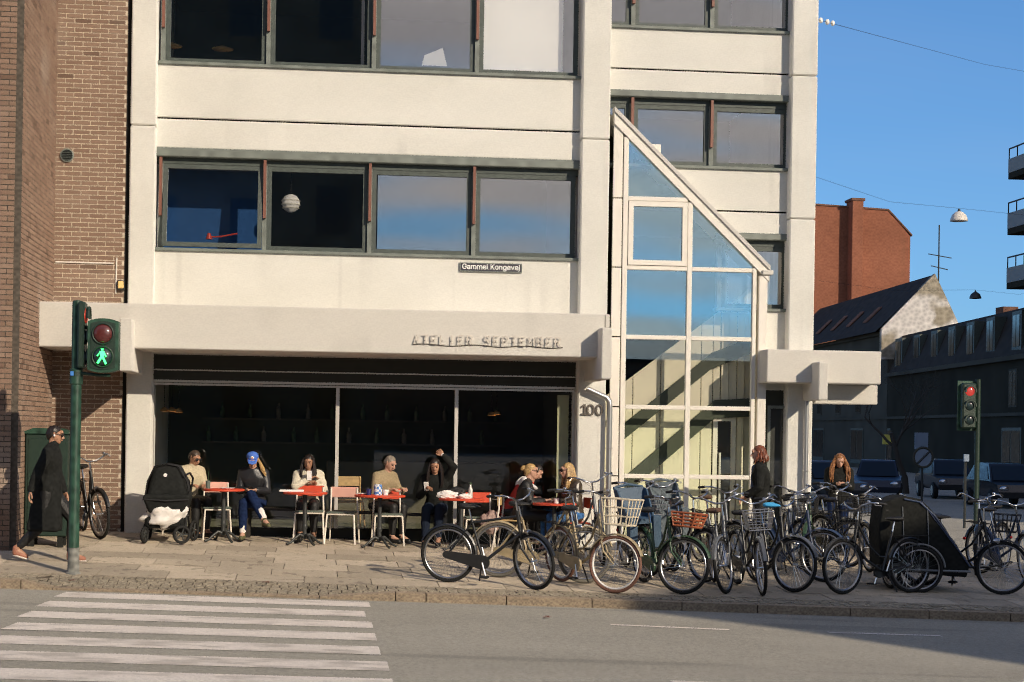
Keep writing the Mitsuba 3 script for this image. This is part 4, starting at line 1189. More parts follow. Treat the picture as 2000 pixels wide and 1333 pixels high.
GB = 'bicycles parked in a row along the kerb'
front = lambda u, v, hd, wb=1.1: (lambda q: (float(q[0] - math.cos(hd) * wb), float(q[1] - math.sin(hd) * wb)))(G(u, v))
hd = math.atan2(-.42, 1.14)
bicycle('black upright bicycle with full chain case, nearest the zebra crossing', (1.62, 21.66), hd, -.55, step=False, group=GB, saddle='m_black', rack=False)
bicycle('beige bicycle with cream chain guard behind the black upright one', (2.30, 22.35), -.32, .35, paint='m_beige', tyre='m_tyre_grey', guard='m_beige', group=GB, saddle='m_black', rim='m_rim', rack=False)
bicycle('beige bicycle with brown tyres, white rims and a cream front basket', front(1195, 1160, -1.12), -1.12, .55, paint='m_beige', tyre='m_tyre_brown', rim='m_rim_white', basket=('wire', 'm_basket', (.15, .22, .31, .28)), group=GB, lamp=False, stalk=.05)
bicycle('dark green bicycle with a rust red crate on the front', front(1325, 1162, -1.36), -1.36, .75, paint='m_bikegreen', basket=('crate', 'm_crate', (.15, .17, .16, .24)), group=GB, childseat='m_childseat')
bicycle('black bicycle with a grey blue child seat behind the rust red crate', front(1372, 1138, -1.42), -1.42, .35, paint='m_bikeblack', childseat='m_childseat_grey', basket=None, group=GB)
bicycle('black bicycle pointing at the street with a wire basket and silver mudguards', front(1490, 1165, -1.52), -1.52, -.12, paint='m_bikeblack', guard='m_bikegrey', basket=('wire', 'm_rim', (.13, .17, .22, .24)), group=GB, stalk=.05)
bicycle('dark blue bicycle with a bright blue saddle cover', front(1605, 1138, -.95), -.95, .3, paint='m_bikeblue', cover='m_skyblue', group=GB, rack=True)
bicycle('black bicycle with a large round front wheel beside the black trailer', front(1645, 1162, -2.75), -2.75, .1, paint='m_bikeblack', rim='m_rim', group=GB, basket=('wire', 'm_black', (.13, .17, .22, .24)))
bicycle('black bicycle with a dark wire basket at the right edge of the picture', front(1955, 1163, -.75), -.75, .35, paint='m_bikeblack', basket=('wire', 'm_black', (.14, .18, .22, .26)), group=GB, stalk=.06)
bicycle('grey bicycle in the back row left of the standing woman', front(1435, 1118, -1.35), -1.35, .2, paint='m_bikegrey', group=GB, basket=None, saddle='m_saddle_brown')
bicycle('dark bicycle in the back row with a dark basket under the curly haired woman', front(1700, 1118, -1.2), -1.2, -.35, paint='m_bikeblack', basket=('wire', 'm_black', (.13, .18, .24, .25)), group=GB)
bicycle('dark blue bicycle in the back row between basket bike and trailer', front(1560, 1112, -1.7), -1.7, .3, paint='m_bikeblue', group=GB)
bicycle('old black bicycle parked against the brick wall behind the green pole', (X(176, 1000, 25.9) - .12, 26.15), -1.25, .2, paint='m_bikeblack', guard='same', group=None, lean=.1)
bicycle('black bicycle behind the trailer with its rear rack showing', front(1905, 1125, -2.3), -2.3, .3, paint='m_bikeblack', group=GB)
bicycle('black bicycle squeezed in between the crate bicycle and the brown tyred one', front(1262, 1128, -1.5), -1.5, .35, paint='m_bikeblack', group=GB, childseat=None, basket=('wire', 'm_rim', (.13, .18, .2, .24)), stalk=.06)
bicycle('grey bicycle with a brown saddle to the left of the wire basket bicycle', front(1425, 1160, -1.62), -1.62, -.5, paint='m_bikegrey', saddle='m_saddle_brown', group=GB, stalk=.03)
bicycle('black bicycle with chrome bars just right of the wire basket bicycle', front(1545, 1158, -1.4), -1.4, .5, paint='m_bikeblack', group=GB, guard='m_bikegrey')
bicycle('dark green bicycle hidden among the others left of the curly haired woman', front(1590, 1120, -1.75), -1.75, -.3, paint='m_bikegreen', group=GB, basket=('wire', 'm_black', (.13, .17, .2, .24)))
bicycle('black bicycle close in front of the trailer tent', front(1735, 1150, -1.9), -1.9, .4, paint='m_bikeblack', group=GB, basket=('wire', 'm_black', (.13, .17, .2, .24)), stalk=.05)
bicycle('dark blue bicycle half outside the right edge of the picture', front(2010, 1140, -1.3), -1.3, -.3, paint='m_bikeblue', group=GB)
bicycle('grey bicycle behind the beige basket bicycle by the house number pillar', front(1180, 1105, -1.2), -1.2, -.4, paint='m_bikegrey', group=GB, stalk=.06)
bicycle('black bicycle standing between the two child seats', front(1300, 1115, -1.65), -1.65, .3, paint='m_bikeblack', group=GB, stalk=.05)
bicycle('black bicycle right behind the blue saddle cover', front(1650, 1110, -1.5), -1.5, .5, paint='m_bikeblack', group=GB, basket=('wire', 'm_black', (.13, .17, .2, .24)), stalk=.04)
# trailer with a black tent
q = G(1808, 1160)
k = thing('bicycle_trailer', 'black hooded bicycle trailer standing in the shade at the right', 'trailer')
R = rotz(-.1); at = lambda m_: place(m_, R, (q[0] - .05, q[1] + .1, q[2]))
prof = [(-.48, .30), (.62, .22), (.66, .34), (.20, .98), (.0, 1.16), (-.2, 1.20), (-.46, 1.12), (-.50, .8)]
m0 = soft([hull(*[((x * .97, y_, z + .01), .03) for x, z in prof for y_ in (.09, .69)])], .05, .012, 6)
part(k, 'tent', at(m0), 'm_blackcloth', smooth=40)
for x0_ in (-.2, .12):
    part(k, 'seam', at(MB().tube([[x0_, .045, .27], [x0_, .04, .7], [x0_ - .02, .05, 1.1]], .007, 5).mesh()), 'm_bikegrey')
part(k, 'chassis', at(MB().tube([[-.5, .02, .3], [.66, .02, .28], [.66, .76, .28], [-.5, .76, .3]], .016, 7, closed=True).mesh()), 'm_bikegrey')
mat('m_tentblue', (0.03, 0.045, 0.10), 0.45)
part(k, 'window_flap', at(MB().hexa([[.02, .045, 1.17], [.02, .045, 1.185], [.02, .70, 1.17], [.02, .70, 1.185], [.60, .045, .42], [.60, .045, .435], [.60, .70, .42], [.60, .70, .435]]).mesh()), 'm_tentblue')
part(k, 'trim', at(MB().tube([[-.2, .05, 1.2], [0, .05, 1.165], [.2, .05, .985], [.66, .05, .345]], .012, 6).mesh()), 'm_bikeblue')
for y_ in (-.01, .79):
    w = part(k, 'wheel', at(MB().tube(ringpts((0, y_, .30), .28, 36), .02, 8, closed=True).mesh()), 'm_rubber', smooth=60)
    part(w, 'rim', at(MB().tube(ringpts((0, y_, .30), .25, 36), .010, 6, closed=True).mesh()), 'm_rim')
    b = MB()
    for i in range(20):
        a = i * .314; b.tube([[0, y_, .3], [.25 * math.cos(a), y_, .3 + .25 * math.sin(a)]], .0018, 3, caps=False)
    part(w, 'spokes', at(b.mesh()), 'm_rim', kind='stuff')
    part(k, 'mudguard', at(MB().tube(ringpts((0, y_, .30), .325, 16, .1, 2.2, closed=False), .014, 6).mesh()), 'm_bikegrey')
part(k, 'tow_bar', at(MB().tube([[.5, .4, .3], [1.0, .35, .32], [1.25, .2, .4]], .016, 7).mesh()), 'm_black')
# ================================================================== people
mat('m_skin', grain((0.52, 0.30, 0.21), 0.08, 40), 0.5)
mat('m_skin_tan', grain((0.40, 0.21, 0.13), 0.08, 40), 0.5)
mat('m_skin_brown', grain((0.36, 0.19, 0.115), 0.08, 40), 0.5)
mat('m_hair_brown', grain((0.06, 0.04, 0.028), 0.5, 60), 0.5)
mat('m_shoe_white', (0.62, 0.56, 0.50), 0.6)
mat('m_hair_dark', (0.018, 0.012, 0.010), 0.45)
mat('m_hair_blonde', grain((0.42, 0.27, 0.11), 0.5, 60), 0.45)
mat('m_hair_grey', grain((0.24, 0.20, 0.16), 0.5, 60), 0.6)
mat('m_hair_red', grain((0.15, 0.045, 0.020), 0.5, 60), 0.45)
mat('m_hair_auburn', grain((0.24, 0.105, 0.042), 0.6, 60), 0.45)
mat('m_beige_knit', grain((0.52, 0.45, 0.31), 0.15, 80), 0.95, spec=0.1)
mat('m_cream', grain((0.62, 0.57, 0.45), 0.12, 50), 0.9, spec=0.1)
mat('m_khaki', grain((0.33, 0.26, 0.16), 0.15, 50), 0.9, spec=0.1)
mat('m_vest', (0.07, 0.05, 0.03), 0.8)
mat('m_jeans', grain((0.05, 0.14, 0.33), 0.4, 30), 0.9, spec=0.1)
mat('m_trousers_navy', grain((0.011, 0.022, 0.066), 0.3, 40), 0.9, spec=0.1)
mat('m_jacket_red', (0.52, 0.035, 0.022), 0.7)
mat('m_leather', grain((0.055, 0.042, 0.028), 0.6, 20), 0.35)
mat('m_shirt_blue', (0.07, 0.09, 0.13), 0.8)
mat('m_greyhood', (0.56, 0.54, 0.52), 0.9)
mat('m_capblue', (0.07, 0.17, 0.58), 0.7)
mat('m_shoe_orange', (0.34, 0.14, 0.085), 0.6)
mat('m_shoe_olive', (0.10, 0.10, 0.045), 0.7)
mat('m_lip', (0.30, 0.09, 0.07), 0.5)

ICO = np.array(trimesh.creation.icosphere(subdivisions=1).vertices)


def bone(*ps):  # hull of balls (centre, radius or three radii)
    return m3.Manifold.hull_points(np.vstack([ICO * np.asarray(r, float) + np.asarray(c, float) for c, r in ps]))


def fuse(bs, length=.03, smooth_it=6, wrinkle=0.0, seed=0, ws=9.0):
    m_ = m3.Manifold.batch_boolean(bs, m3.OpType.Add).refine_to_length(length).to_mesh()
    t = trimesh.Trimesh(m_.vert_properties[:, :3], m_.tri_verts, process=True)
    if smooth_it: trimesh.smoothing.filter_taubin(t, iterations=smooth_it)
    v = np.array(t.vertices)
    if wrinkle:
        n = np.array(t.vertex_normals)
        q = v * [1, 1, 1.7] * ws + seed * 7.3
        v = v + n * ((meshkit.fbm(q, 3, seed) - .5) * 2 * wrinkle)[:, None]
    return v, np.array(t.faces)


def ik(a, b, l1, l2, pole):
    a, b = np.asarray(a, float), np.asarray(b, float); d = b - a; L = np.linalg.norm(d)
    if L > (l1 + l2) * .995: b = a + d / L * (l1 + l2) * .995; d = b - a; L = np.linalg.norm(d)
    x = (l1 * l1 - l2 * l2 + L * L) / (2 * L); h = math.sqrt(max(l1 * l1 - x * x, 0)); u = d / L
    p = np.asarray(pole, float); p = p - u * np.dot(p, u); p /= np.linalg.norm(p)
    return a + u * x + p * h, b


def frame_of(yaw, pitch=0.0, roll_=0.0):  # columns: right, forward, up for a head or hand; yaw left +, pitch down +
    cy, sy = math.cos(yaw), math.sin(yaw); cp, sp = math.cos(pitch), math.sin(pitch); cr, sr = math.cos(roll_), math.sin(roll_)
    Ry = np.array([[cy, -sy, 0], [sy, cy, 0], [0, 0, 1.]]); Rx = np.array([[1, 0, 0], [0, cp, sp], [0, -sp, cp]]); Rr = np.array([[cr, 0, sr], [0, 1, 0], [-sr, 0, cr]])
    return Ry @ Rx @ Rr


def hand_bones(w, elbow, side, curl=.6, palm_to=(0, 0, -1)):
    """palm, four unequal bent fingers and a thumb from the wrist on"""
    f = w - elbow; f = f / np.linalg.norm(f)
    n = np.asarray(palm_to, float); n = n - f * np.dot(n, f); n /= np.linalg.norm(n) + 1e-9
    s = np.cross(f, n) * side
    bs = [bone((w, .022), (w + f * .035 + s * .028, .013), (w + f * .035 - s * .026, .013), (w + f * .085 + s * .032, .012), (w + f * .085 - s * .03, .011))]
    for i, (o, L) in enumerate(((.031, .070), (.011, .078), (-.010, .073), (-.029, .058))):
        k0 = w + f * .082 + s * o; c1 = curl * (.8 + .1 * i)
        d1 = f * math.cos(c1) + n * math.sin(c1); d2 = f * math.cos(2 * c1) + n * math.sin(2 * c1)
        k1 = k0 + d1 * L * .52; k2 = k1 + d2 * L * .48
        bs += [bone((k0, .0095), (k1, .009)), bone((k1, .009), (k2, .0075))]
    t0 = w + f * .025 + s * .030; t1 = t0 + (f * .6 + s * .55 + n * .5) * .045; t2 = t1 + (f * .85 + n * .45) * .035
    bs += [bone((t0, .013), (t1, .0105)), bone((t1, .0105), (t2, .0085))]
    return bs


def person(label, at, face, J, skin='m_skin', top='m_black', legs='m_black', shoes='m_black', hair='m_hair_dark', hairstyle='short', head=(0, .15, 0), arms=None, curl=.6,
           coat=None, glasses=False, extras=None, sleeve_skin=False, scale=1.0, seed=1, group=None, wr=.007, build=1.0, collar=None):
    """J: pelvis, chest, neck, head, knees, ankles in metres (x right, y forward, z up from the ground)"""
    k = thing('person', label, 'person', group)
    c, s = math.cos(face), math.sin(face)
    M = np.array([[s, c, 0], [-c, s, 0], [0, 0, 1.0]]) * scale
    O = np.array([at[0], at[1], float(gz(at[0], at[1])) if len(at) < 3 else at[2]])
    W = lambda m_: (m_[0] @ M.T + O, m_[1])
    A = lambda q: np.asarray(q, float)
    pel, ch, nk, hd_ = A(J['pelvis']), A(J['chest']), A(J['neck']), A(J['head'])
    tw = J.get('twist', 0.0); rx = np.array([math.cos(tw), math.sin(tw), 0])
    sh = {q: ch + rx * q * .165 * build + [0, 0, .085] for q in (-1, 1)}
    hip = {q: pel + [q * .09, 0, 0] for q in (-1, 1)}
    kn = {q: A(J['knee'][i]) for i, q in enumerate((-1, 1))}; an = {q: A(J['ankle'][i]) for i, q in enumerate((-1, 1))}
    toe = {q: an[q] + A(J.get('toe', ((0, .16, -.055), (0, .16, -.055)))[i]) for i, q in enumerate((-1, 1))}
    hands = J['hand']; pole = J.get('pole', ((-.5, -.4, -.8), (.5, -.4, -.8)))
    palm = J.get('palm', ((0, .3, -1), (0, .3, -1)))
    el, wr_ = {}, {}
    for i, q in enumerate((-1, 1)): el[q], wr_[q] = ik(sh[q], hands[i], .275, .245, pole[i])
    HR = frame_of(*head)
    h = lambda x, y, z: hd_ + HR @ A((x, y, z))
    B = build
    torso = lambda e: [bone((pel, .125 * B + e), (pel + [.07, 0, .0], .10 + e), (pel - [.07, 0, 0], .10 + e), ((pel + ch) / 2, .115 * B + e)),
                       bone(((pel + ch) / 2, .115 * B + e), (ch + rx * .08, .105 * B + e), (ch - rx * .08, .105 * B + e)),
                       bone((ch + rx * .08, .105 * B + e), (ch - rx * .08, .105 * B + e), (sh[1], .058 + e), (sh[-1], .058 + e), (nk - [0, 0, .03], .055 + e))]
    arm = lambda q, e, short=0.0: [bone((sh[q], .058 + e), (el[q], .043 + e)), bone((el[q], .043 + e), (wr_[q] + (el[q] - wr_[q]) * short, .030 + e))]
    leg = lambda q, e, short=0.0: [bone((hip[q], .09 + e), (kn[q], .06 + e)), bone((kn[q], .06 + e), (kn[q] * .62 + an[q] * .38, .058 + e), (an[q] + (kn[q] - an[q]) * short, .040 + e))]
    face_b = [bone((h(0, -.015, .03), (.074, .088, .085)), (h(0, .01, -.02), (.066, .075, .07)), (h(0, .045, -.075), (.035, .035, .03))),
              bone((h(0, .05, -.085), (.024, .026, .02)), (h(0, .035, -.05), (.05, .04, .04))),
              bone((h(0, .082, .012), .010), (h(0, .108, -.022), .011), (h(.012, .09, -.03), .008), (h(-.012, .09, -.03), .008)),
              bone((h(.03, .075, .03), .014), (h(-.03, .075, .03), .014), (h(0, .07, .05), .02)),
              bone((h(.02, .086, -.055), .008), (h(-.02, .086, -.055), .008), (h(0, .09, -.052), .010))]
    face_b += [bone((h(q * .076, -.005, .02), (.008, .014, .02)), (h(q * .072, 0, -.02), (.008, .01, .014))) for q in (-1, 1)]
    body = torso(0) + arm(1, 0) + arm(-1, 0) + leg(1, 0) + leg(-1, 0) + [bone((nk - [0, 0, .05], .058), (h(0, -.015, -.05), .052))] + face_b
    for i, q in enumerate((-1, 1)):
        body += hand_bones(wr_[q], el[q], q, curl if not isinstance(curl, tuple) else curl[i], palm[i])
        body.append(bone((an[q], .04), (toe[q], .03)))
    part(k, 'body', W(fuse(body, .016, 2)), skin, smooth=True)
    if coat:  # long coat: torso and sleeves with a skirt down to the hem
        hem = A(coat)
        bs = torso(.028) + arm(1, .022, .1) + arm(-1, .022, .1)
        bs.append(bone((ch, .13), (pel, .155), *[(hem + [dx, dy, 0], .045) for dx, dy in ((.14, .14), (-.14, .14), (.14, -.17), (-.14, -.17))]))
        part(k, 'coat', W(fuse(bs, .035, 6, .012, seed, 6)), top, smooth=True)
    else:
        part(k, 'jacket', W(fuse(torso(.020) + arm(1, .018, .12) + arm(-1, .018, .12), .028, 5, wr, seed)), top, smooth=True)
    part(k, 'trousers', W(fuse([bone((pel, .135 * B), (pel + [.07, 0, 0], .113), (pel - [.07, 0, 0], .113))] + leg(1, .013, .14) + leg(-1, .013, .14), .03, 5, wr, seed + 3)), legs, smooth=True)
    for q in (-1, 1):
        d = toe[q] - an[q]
        sm = fuse([bone((an[q] + [0, 0, -.045], .042), (an[q] + d * .5 + [0, 0, -.02], .043), (toe[q] + [0, 0, .0], .034)), bone((an[q] + [0, 0, -.045], .046), (an[q] + [0, 0, .01], .044))], .02, 3)
        sk_ = part(k, 'shoe', W(sm), shoes, smooth=True)
        so = fuse([bone((an[q] + [0, 0, -.078], (.045, .048, .012)), (an[q] + d * .5 + [0, 0, -.05 ], (.046, .046, .012)), (toe[q] + d * .08 + [0, 0, -.024], (.036, .036, .012)))], .03, 1)
        part(sk_, 'sole', W(so), 'm_shoe_white' if shoes == 'm_shoe_orange' else 'm_black', smooth=True)
    # face details
    for q in (-1, 1):
        e = part(k, 'eye', W(MB().ell(h(q * .031, .079, .012), (.012, .007, .007), HR, 1).mesh()), 'm_black', smooth=True)
        part(k, 'eyebrow', W(MB().tube([h(q * .014, .089, .033), h(q * .034, .086, .038), h(q * .05, .074, .032)], .0045, 5).mesh()), hair if hair != 'm_hair_blonde' else 'm_khaki')
    part(k, 'mouth', W(MB().ell(h(0, .0905, -.056), (.022, .008, .006), HR, 1).mesh()), 'm_lip', smooth=True)
    if glasses:
        b = MB()
        for q in (-1, 1):
            b.ell(h(q * .034, .094, .012), (.030, .008, .022), HR, 2); b.tube([h(q * .062, .088, .02), h(q * .078, .03, .02), h(q * .078, -.01, .015)], .004, 5)
        b.tube([h(-.01, .1, .016), h(.01, .1, .016)], .004, 5)
        part(k, 'sunglasses', W(b.mesh()), 'm_black', smooth=40)
    # hair
    rg = random.Random(seed)
    if hairstyle != 'none':
        cap = m3.Manifold.batch_boolean([bone((h(0, -.022, .042), (.077, .088, .077)), (h(0, -.04, .01), (.077, .076, .075)), (h(0, -.055, -.03), (.060, .048, .05)))], m3.OpType.Add)
        cutn = HR @ A((0, 1, -.95)); cutn /= np.linalg.norm(cutn)
        cap = cap.trim_by_plane((-cutn).tolist(), float(np.dot(-cutn, h(0, .050, .062))))
        m_ = cap.refine_to_length(.014).to_mesh(); v = m_.vert_properties[:, :3].astype(float)
        n = v - h(0, -.02, .02); n /= np.linalg.norm(n, axis=1, keepdims=True)
        v = v + n * ((meshkit.fbm(v * [70, 70, 22] + seed, 3, seed) - .35) * .016)[:, None]
        part(k, 'hair', W((v, m_.tri_verts)), hair, smooth=50)
    if hairstyle in ('long', 'curly', 'loose'):
        b = MB()
        n_l = {'long': 80, 'curly': 110, 'loose': 60}[hairstyle]
        for i in range(n_l):
            a = rg.uniform(-1.95, 1.95)   # around the back from one temple to the other
            base = h(.078 * math.sin(a), -.012 - .082 * math.cos(a), rg.uniform(-.02, .06))
            L = {'long': .34, 'curly': .36, 'loose': .13}[hairstyle] * rg.uniform(.75, 1.05)
            pts = []; out = HR @ A((math.sin(a), -math.cos(a), 0)); out[2] = 0
            sp = {'long': .05, 'curly': .10, 'loose': .05}[hairstyle] * rg.uniform(.3, 1.0)
            side = np.array([-out[1], out[0], 0])
            for t in np.linspace(0, 1, 8):
                wob = (.014 * math.sin(t * 14 + i) if hairstyle == 'curly' else .006 * math.sin(t * 5 + i))
                pts.append(base + out * sp * math.sin(t * 2.2) + side * wob - np.array([0, 0, 1.0]) * L * t + HR @ A((0, .025 * t if abs(a) > 1.2 else 0, 0)))
            b.tube(pts, [.013, .014, .014, .013, .012, .011, .009, .004], 5)
        part(k, 'locks', W(b.mesh()), hair, smooth=60)
    if hairstyle in ('bun', 'tail'):
        part(k, 'hair_knot', W(fuse([bone((h(0, -.12, .05), .035), (h(0, -.14, .03 if hairstyle == 'bun' else -.04), .03), *(((h(0, -.13, -.12), .012),) if hairstyle == 'tail' else ()))], .015, 1, .006, seed, 40)), hair, smooth=True)
    if collar:
        part(k, 'collar', W(fuse([bone((nk + [0, -.01, -.05], .085), (nk + [0, .015, .015], .066))], .02, 2, .006, seed, 14)), collar, smooth=True)
    if extras: extras(k, W, h, wr_, el, HR, sh, A, ch)
    return k


def seated(lean=.06, knee=.42, foot=.40, spread=.10, hand=((-.12, .36, .80), (.12, .36, .80)), seat=.45, **kw):
    z = seat + .10
    J = dict(pelvis=(0, 0, z), chest=(0, lean, z + .36), neck=(0, lean * 1.3 + .01, z + .51), head=(0, lean * 1.6 + .045, z + .64),
             knee=((-spread, knee, z - .01), (spread, knee, z - .01)), ankle=((-spread, foot, .09), (spread, foot, .09)), hand=hand)
    J.update(kw); return J


def phone(k, W, p, R, m_='m_china'):
    b = np.array(box(-.036, .036, -.005, .005, -.072, .072)[0]) @ R.T + p
    return b, BOXF


def holds(label, m_='m_black', off=(0, .05, .03), tiltp=.9):
    def f(k, W, h, wr_, el, HR, sh, A, ch):
        p = (wr_[1] + wr_[-1]) / 2 + A(off)
        solo('phone', W(phone(k, W, p, frame_of(0, tiltp))), m_, label, 'phone')
    return f


# 1 the walker, mid stride to the right
def walker_x(k, W, h, wr_, el, HR, sh, A, ch):
    part(k, 'earbud', W(MB().ell(h(.083, .0, -.004), (.012, .012, .016), None, 1).mesh()), 'm_china', smooth=True)
    part(k, 'cuff', W(fuse([bone((wr_[1], .042), (wr_[1] + (el[1] - wr_[1]) * .25, .05))], .03, 1)), 'm_shirt_blue', smooth=True)


wx, wy = X(93, 1000, 22.35), 22.35
person('woman in a long black coat and sunglasses striding past the green signal pole', (wx, wy), 0.0,
       dict(pelvis=(0, 0, .92), chest=(0, .03, 1.27), neck=(0, .05, 1.44), head=(0, .08, 1.57), knee=((-.09, .30, .52), (.09, -.02, .50)), ankle=((-.09, .27, .09), (.09, -.36, .16)),
            toe=((0, .16, -.055), (0, .12, -.09)), hand=((-.24, .18, .82), (.26, -.20, .80)), pole=((-.4, -.6, 0), (.4, -.6, 0))), top='m_blackcloth', legs='m_black', shoes='m_shoe_orange', skin='m_skin_tan',
       coat=(0, -.02, .42), hairstyle='short', glasses=True, extras=walker_x, seed=11, scale=.985, collar='m_blackcloth')

# 2 beige jumper
person('woman in a beige roll neck jumper and sunglasses behind the stroller', (X(366, 930, 26.0), 26.02), -.95, seated(lean=.10, hand=((-.05, .40, .78), (.18, .40, .78))), top='m_beige_knit', legs='m_black',
       hair='m_hair_brown', hairstyle='short', glasses=True, head=(.15, .42, 0), seed=2, scale=.94, skin='m_skin_tan', collar='m_beige_knit', wr=.005)


# 3 blue cap, legs crossed, phone
def cap_x(k, W, h, wr_, el, HR, sh, A, ch):
    c0 = fuse([bone((h(0, -.01, .075), (.090, .100, .06)), (h(0, -.012, .045), (.094, .104, .035)), (h(0, .04, .045), (.07, .06, .03)))], .02, 2)
    cp = part(k, 'cap', W(c0), 'm_capblue', smooth=True, label='bright blue baseball cap with a pale round patch')
    part(cp, 'brim', W(fuse([bone((h(-.065, .06, .035), .010), (h(.065, .06, .035), .010), (h(-.05, .14, .022), .008), (h(.05, .14, .022), .008), (h(0, .165, .020), .008))], .02, 1)), 'm_capblue', smooth=True)
    part(cp, 'patch', W(MB().ell(h(0, .086, .088), (.027, .016, .027), HR, 2).mesh()), 'm_china', smooth=True)
    part(cp, 'patch_mark', W(MB().ell(h(0, .099, .090), (.010, .006, .016), HR, 1).mesh()), 'm_redpaint', smooth=True)
    b = MB()
    for i in range(26):
        u_ = i / 25; p0 = h(-.07, -.03 + .02 * math.sin(i), .03 - .04 * u_)
        b.tube([p0, p0 + A((-.035 - .02 * u_, -.01, -.07)), p0 + A((-.075 - .02 * math.sin(i * 3), .01, -.15)), p0 + A((-.11 - .03 * u_, .03, -.23 - .03 * math.sin(i * 5)))], [.012, .014, .012, .004], 5)
    part(k, 'locks', W(b.mesh()), 'm_hair_blonde', smooth=60)
    holds('dark phone held in the lap of the woman in the blue cap', off=(0, .06, .02))(k, W, h, wr_, el, HR, sh, A, ch)
    part(k, 'sock', W(fuse([bone((A((.10, .46, .13)), .05), (A((.10, .46, .24)), .054))], .03, 1)), 'm_cloth_white', smooth=True)
    part(k, 'sock', W(fuse([bone((A((-.235, .64, .345)), .048), (A((-.18, .60, .45)), .052))], .03, 1)), 'm_cloth_white', smooth=True)


J = seated(lean=.12, hand=((-.07, .34, .74), (.06, .36, .74)))
J.update(knee=((.02, .44, .55), (.05, .46, .68)), ankle=((.10, .46, .09), (-.25, .66, .30)), toe=((0, .16, -.055), (-.08, .12, -.06)))
J['ankle'] = ((.10, .46, .09), (-.25, .66, .30)); J['knee'] = ((.10, .44, .55), (-.02, .46, .68))
mat('m_leatherblack', (0.02, 0.021, 0.024), 0.38)
person('woman in a blue cap and black jacket with crossed legs looking at her phone', (X(497, 950, 26.02), 26.02), -1.68, J, top='m_leatherblack', legs='m_trousers_navy', shoes='m_shoe_olive',
       hair='m_hair_blonde', hairstyle='short', head=(.1, .50, 0), extras=cap_x, seed=3, scale=.95)


def ph(label, m_, which, off=(0, .03, .05), t=.2):
    def f(k, W, h, wr_, el, HR, sh, A, ch):
        solo('phone', W(phone(k, W, wr_[which] + A(off), frame_of(0, t))), m_, label, 'phone')
    return f


# 4 girl in cream
person('girl with long dark hair in a cream jacket holding up a white phone', (X(603, 930, 26.2), 26.2), -1.6, seated(lean=.10, hand=((-.12, .28, .86), (-.02, .26, .93)), pole=((-.5, -.4, -.8), (1, -.1, -.25))), top='m_cream', legs='m_black',
       hair='m_hair_dark', hairstyle='long', head=(-.12, .25, 0), skin='m_skin_brown', extras=ph('white phone held up by the girl in the cream jacket', 'm_china', 1, (.0, .07, .06), .1), seed=4, scale=.94, wr=.012)
# 5 grey haired man


def vest(k, W, h, wr_, el, HR, sh, A, ch):
    part(k, 'vest', W(fuse([bone((ch + [-.10, -.035, .09], .06), (ch + [-.08, -.06, -.10], .10), (ch + [.08, -.06, -.10], .10), (ch + [.10, -.035, .09], .06))], .03, 3, .006, 5)), 'm_vest', smooth=True)


person('grey haired man in a khaki jumper and dark vest looking down at his table', (X(741, 930, 26.2), 26.2), -.85, seated(lean=.12, hand=((-.10, .42, .80), (.16, .40, .80))), top='m_khaki', legs='m_black', hair='m_hair_grey',
       hairstyle='short', head=(.05, .45, 0), extras=vest, seed=5, scale=.96)
# 6 dark clothes, raised arm


def dark_x(k, W, h, wr_, el, HR, sh, A, ch):
    part(k, 'cuff', W(fuse([bone((wr_[-1], .036), (wr_[-1] + (el[-1] - wr_[-1]) * .22, .042))], .03, 1)), 'm_cloth_white', smooth=True)
    ph('white phone in the lowered hand of the person in black', 'm_china', 1, (.0, .06, .05), .5)(k, W, h, wr_, el, HR, sh, A, ch)


person('person all in black with one arm raised and a white phone in the other hand', (X(852, 940, 26.15), 26.15), -1.75, seated(lean=.10, foot=.5, hand=((-.12, .24, 1.36), (.10, .36, .84)), pole=((-.9, .4, -.3), (.5, -.4, -.8)), palm=((0, 1, 0), (.2, .3, -1))), top='m_blackcloth',
       legs=mat('m_jeansdark', (0.014, 0.02, 0.035), 0.9, spec=0.1), hair='m_hair_dark', hairstyle='long', head=(.1, .35, 0), skin='m_skin_tan', curl=(1.3, .6), extras=dark_x, seed=6, scale=.96)
# 7 red and white jacket


def red_x(k, W, h, wr_, el, HR, sh, A, ch):
    part(k, 'yoke', W(fuse([bone((sh[-1], .088), (sh[1], .088), (ch + [0, .0, .12], .10))], .03, 3, .005, 3)), 'm_cloth_white', smooth=True)


person('person in a red jacket with white shoulders half hidden behind the ponytailed woman', (X(994, 930, 26.1), 26.12), -.45, seated(lean=.26, hand=((-.1, .42, .78), (.14, .42, .78))), top='m_jacket_red', legs='m_black',
       hair='m_hair_dark', head=(.5, .7, 0), scale=.93, seed=7, extras=red_x)
chair(X(997, 985, 26.1), 26.12, 1.3, 'm_darkwood', 'dark chair under the person in the red jacket', None, None, None, 'm_black')


# 8 ponytail
def hood_x(k, W, h, wr_, el, HR, sh, A, ch):
    part(k, 'hood', W(fuse([bone((h(-.07, -.10, -.13), .05), (h(.07, -.10, -.13), .05), (h(0, -.13, -.17), .06)), bone((h(-.075, -.08, -.14), .035), (h(-.05, .08, -.24), .025)), bone((h(.075, -.08, -.14), .035), (h(.05, .08, -.24), .025))], .02, 3, .006, 8)), 'm_greyhood', smooth=True)


person('blonde woman with a hair knot, sunglasses and grey hood facing right', (X(1019, 950, 25.45), 25.45), -.08, seated(lean=.06, hand=((-.10, .34, .76), (.12, .34, .76))), top='m_black', legs='m_black', hair='m_hair_blonde',
       hairstyle='bun', glasses=True, head=(0, .05, 0), seed=8, scale=.97, extras=hood_x)
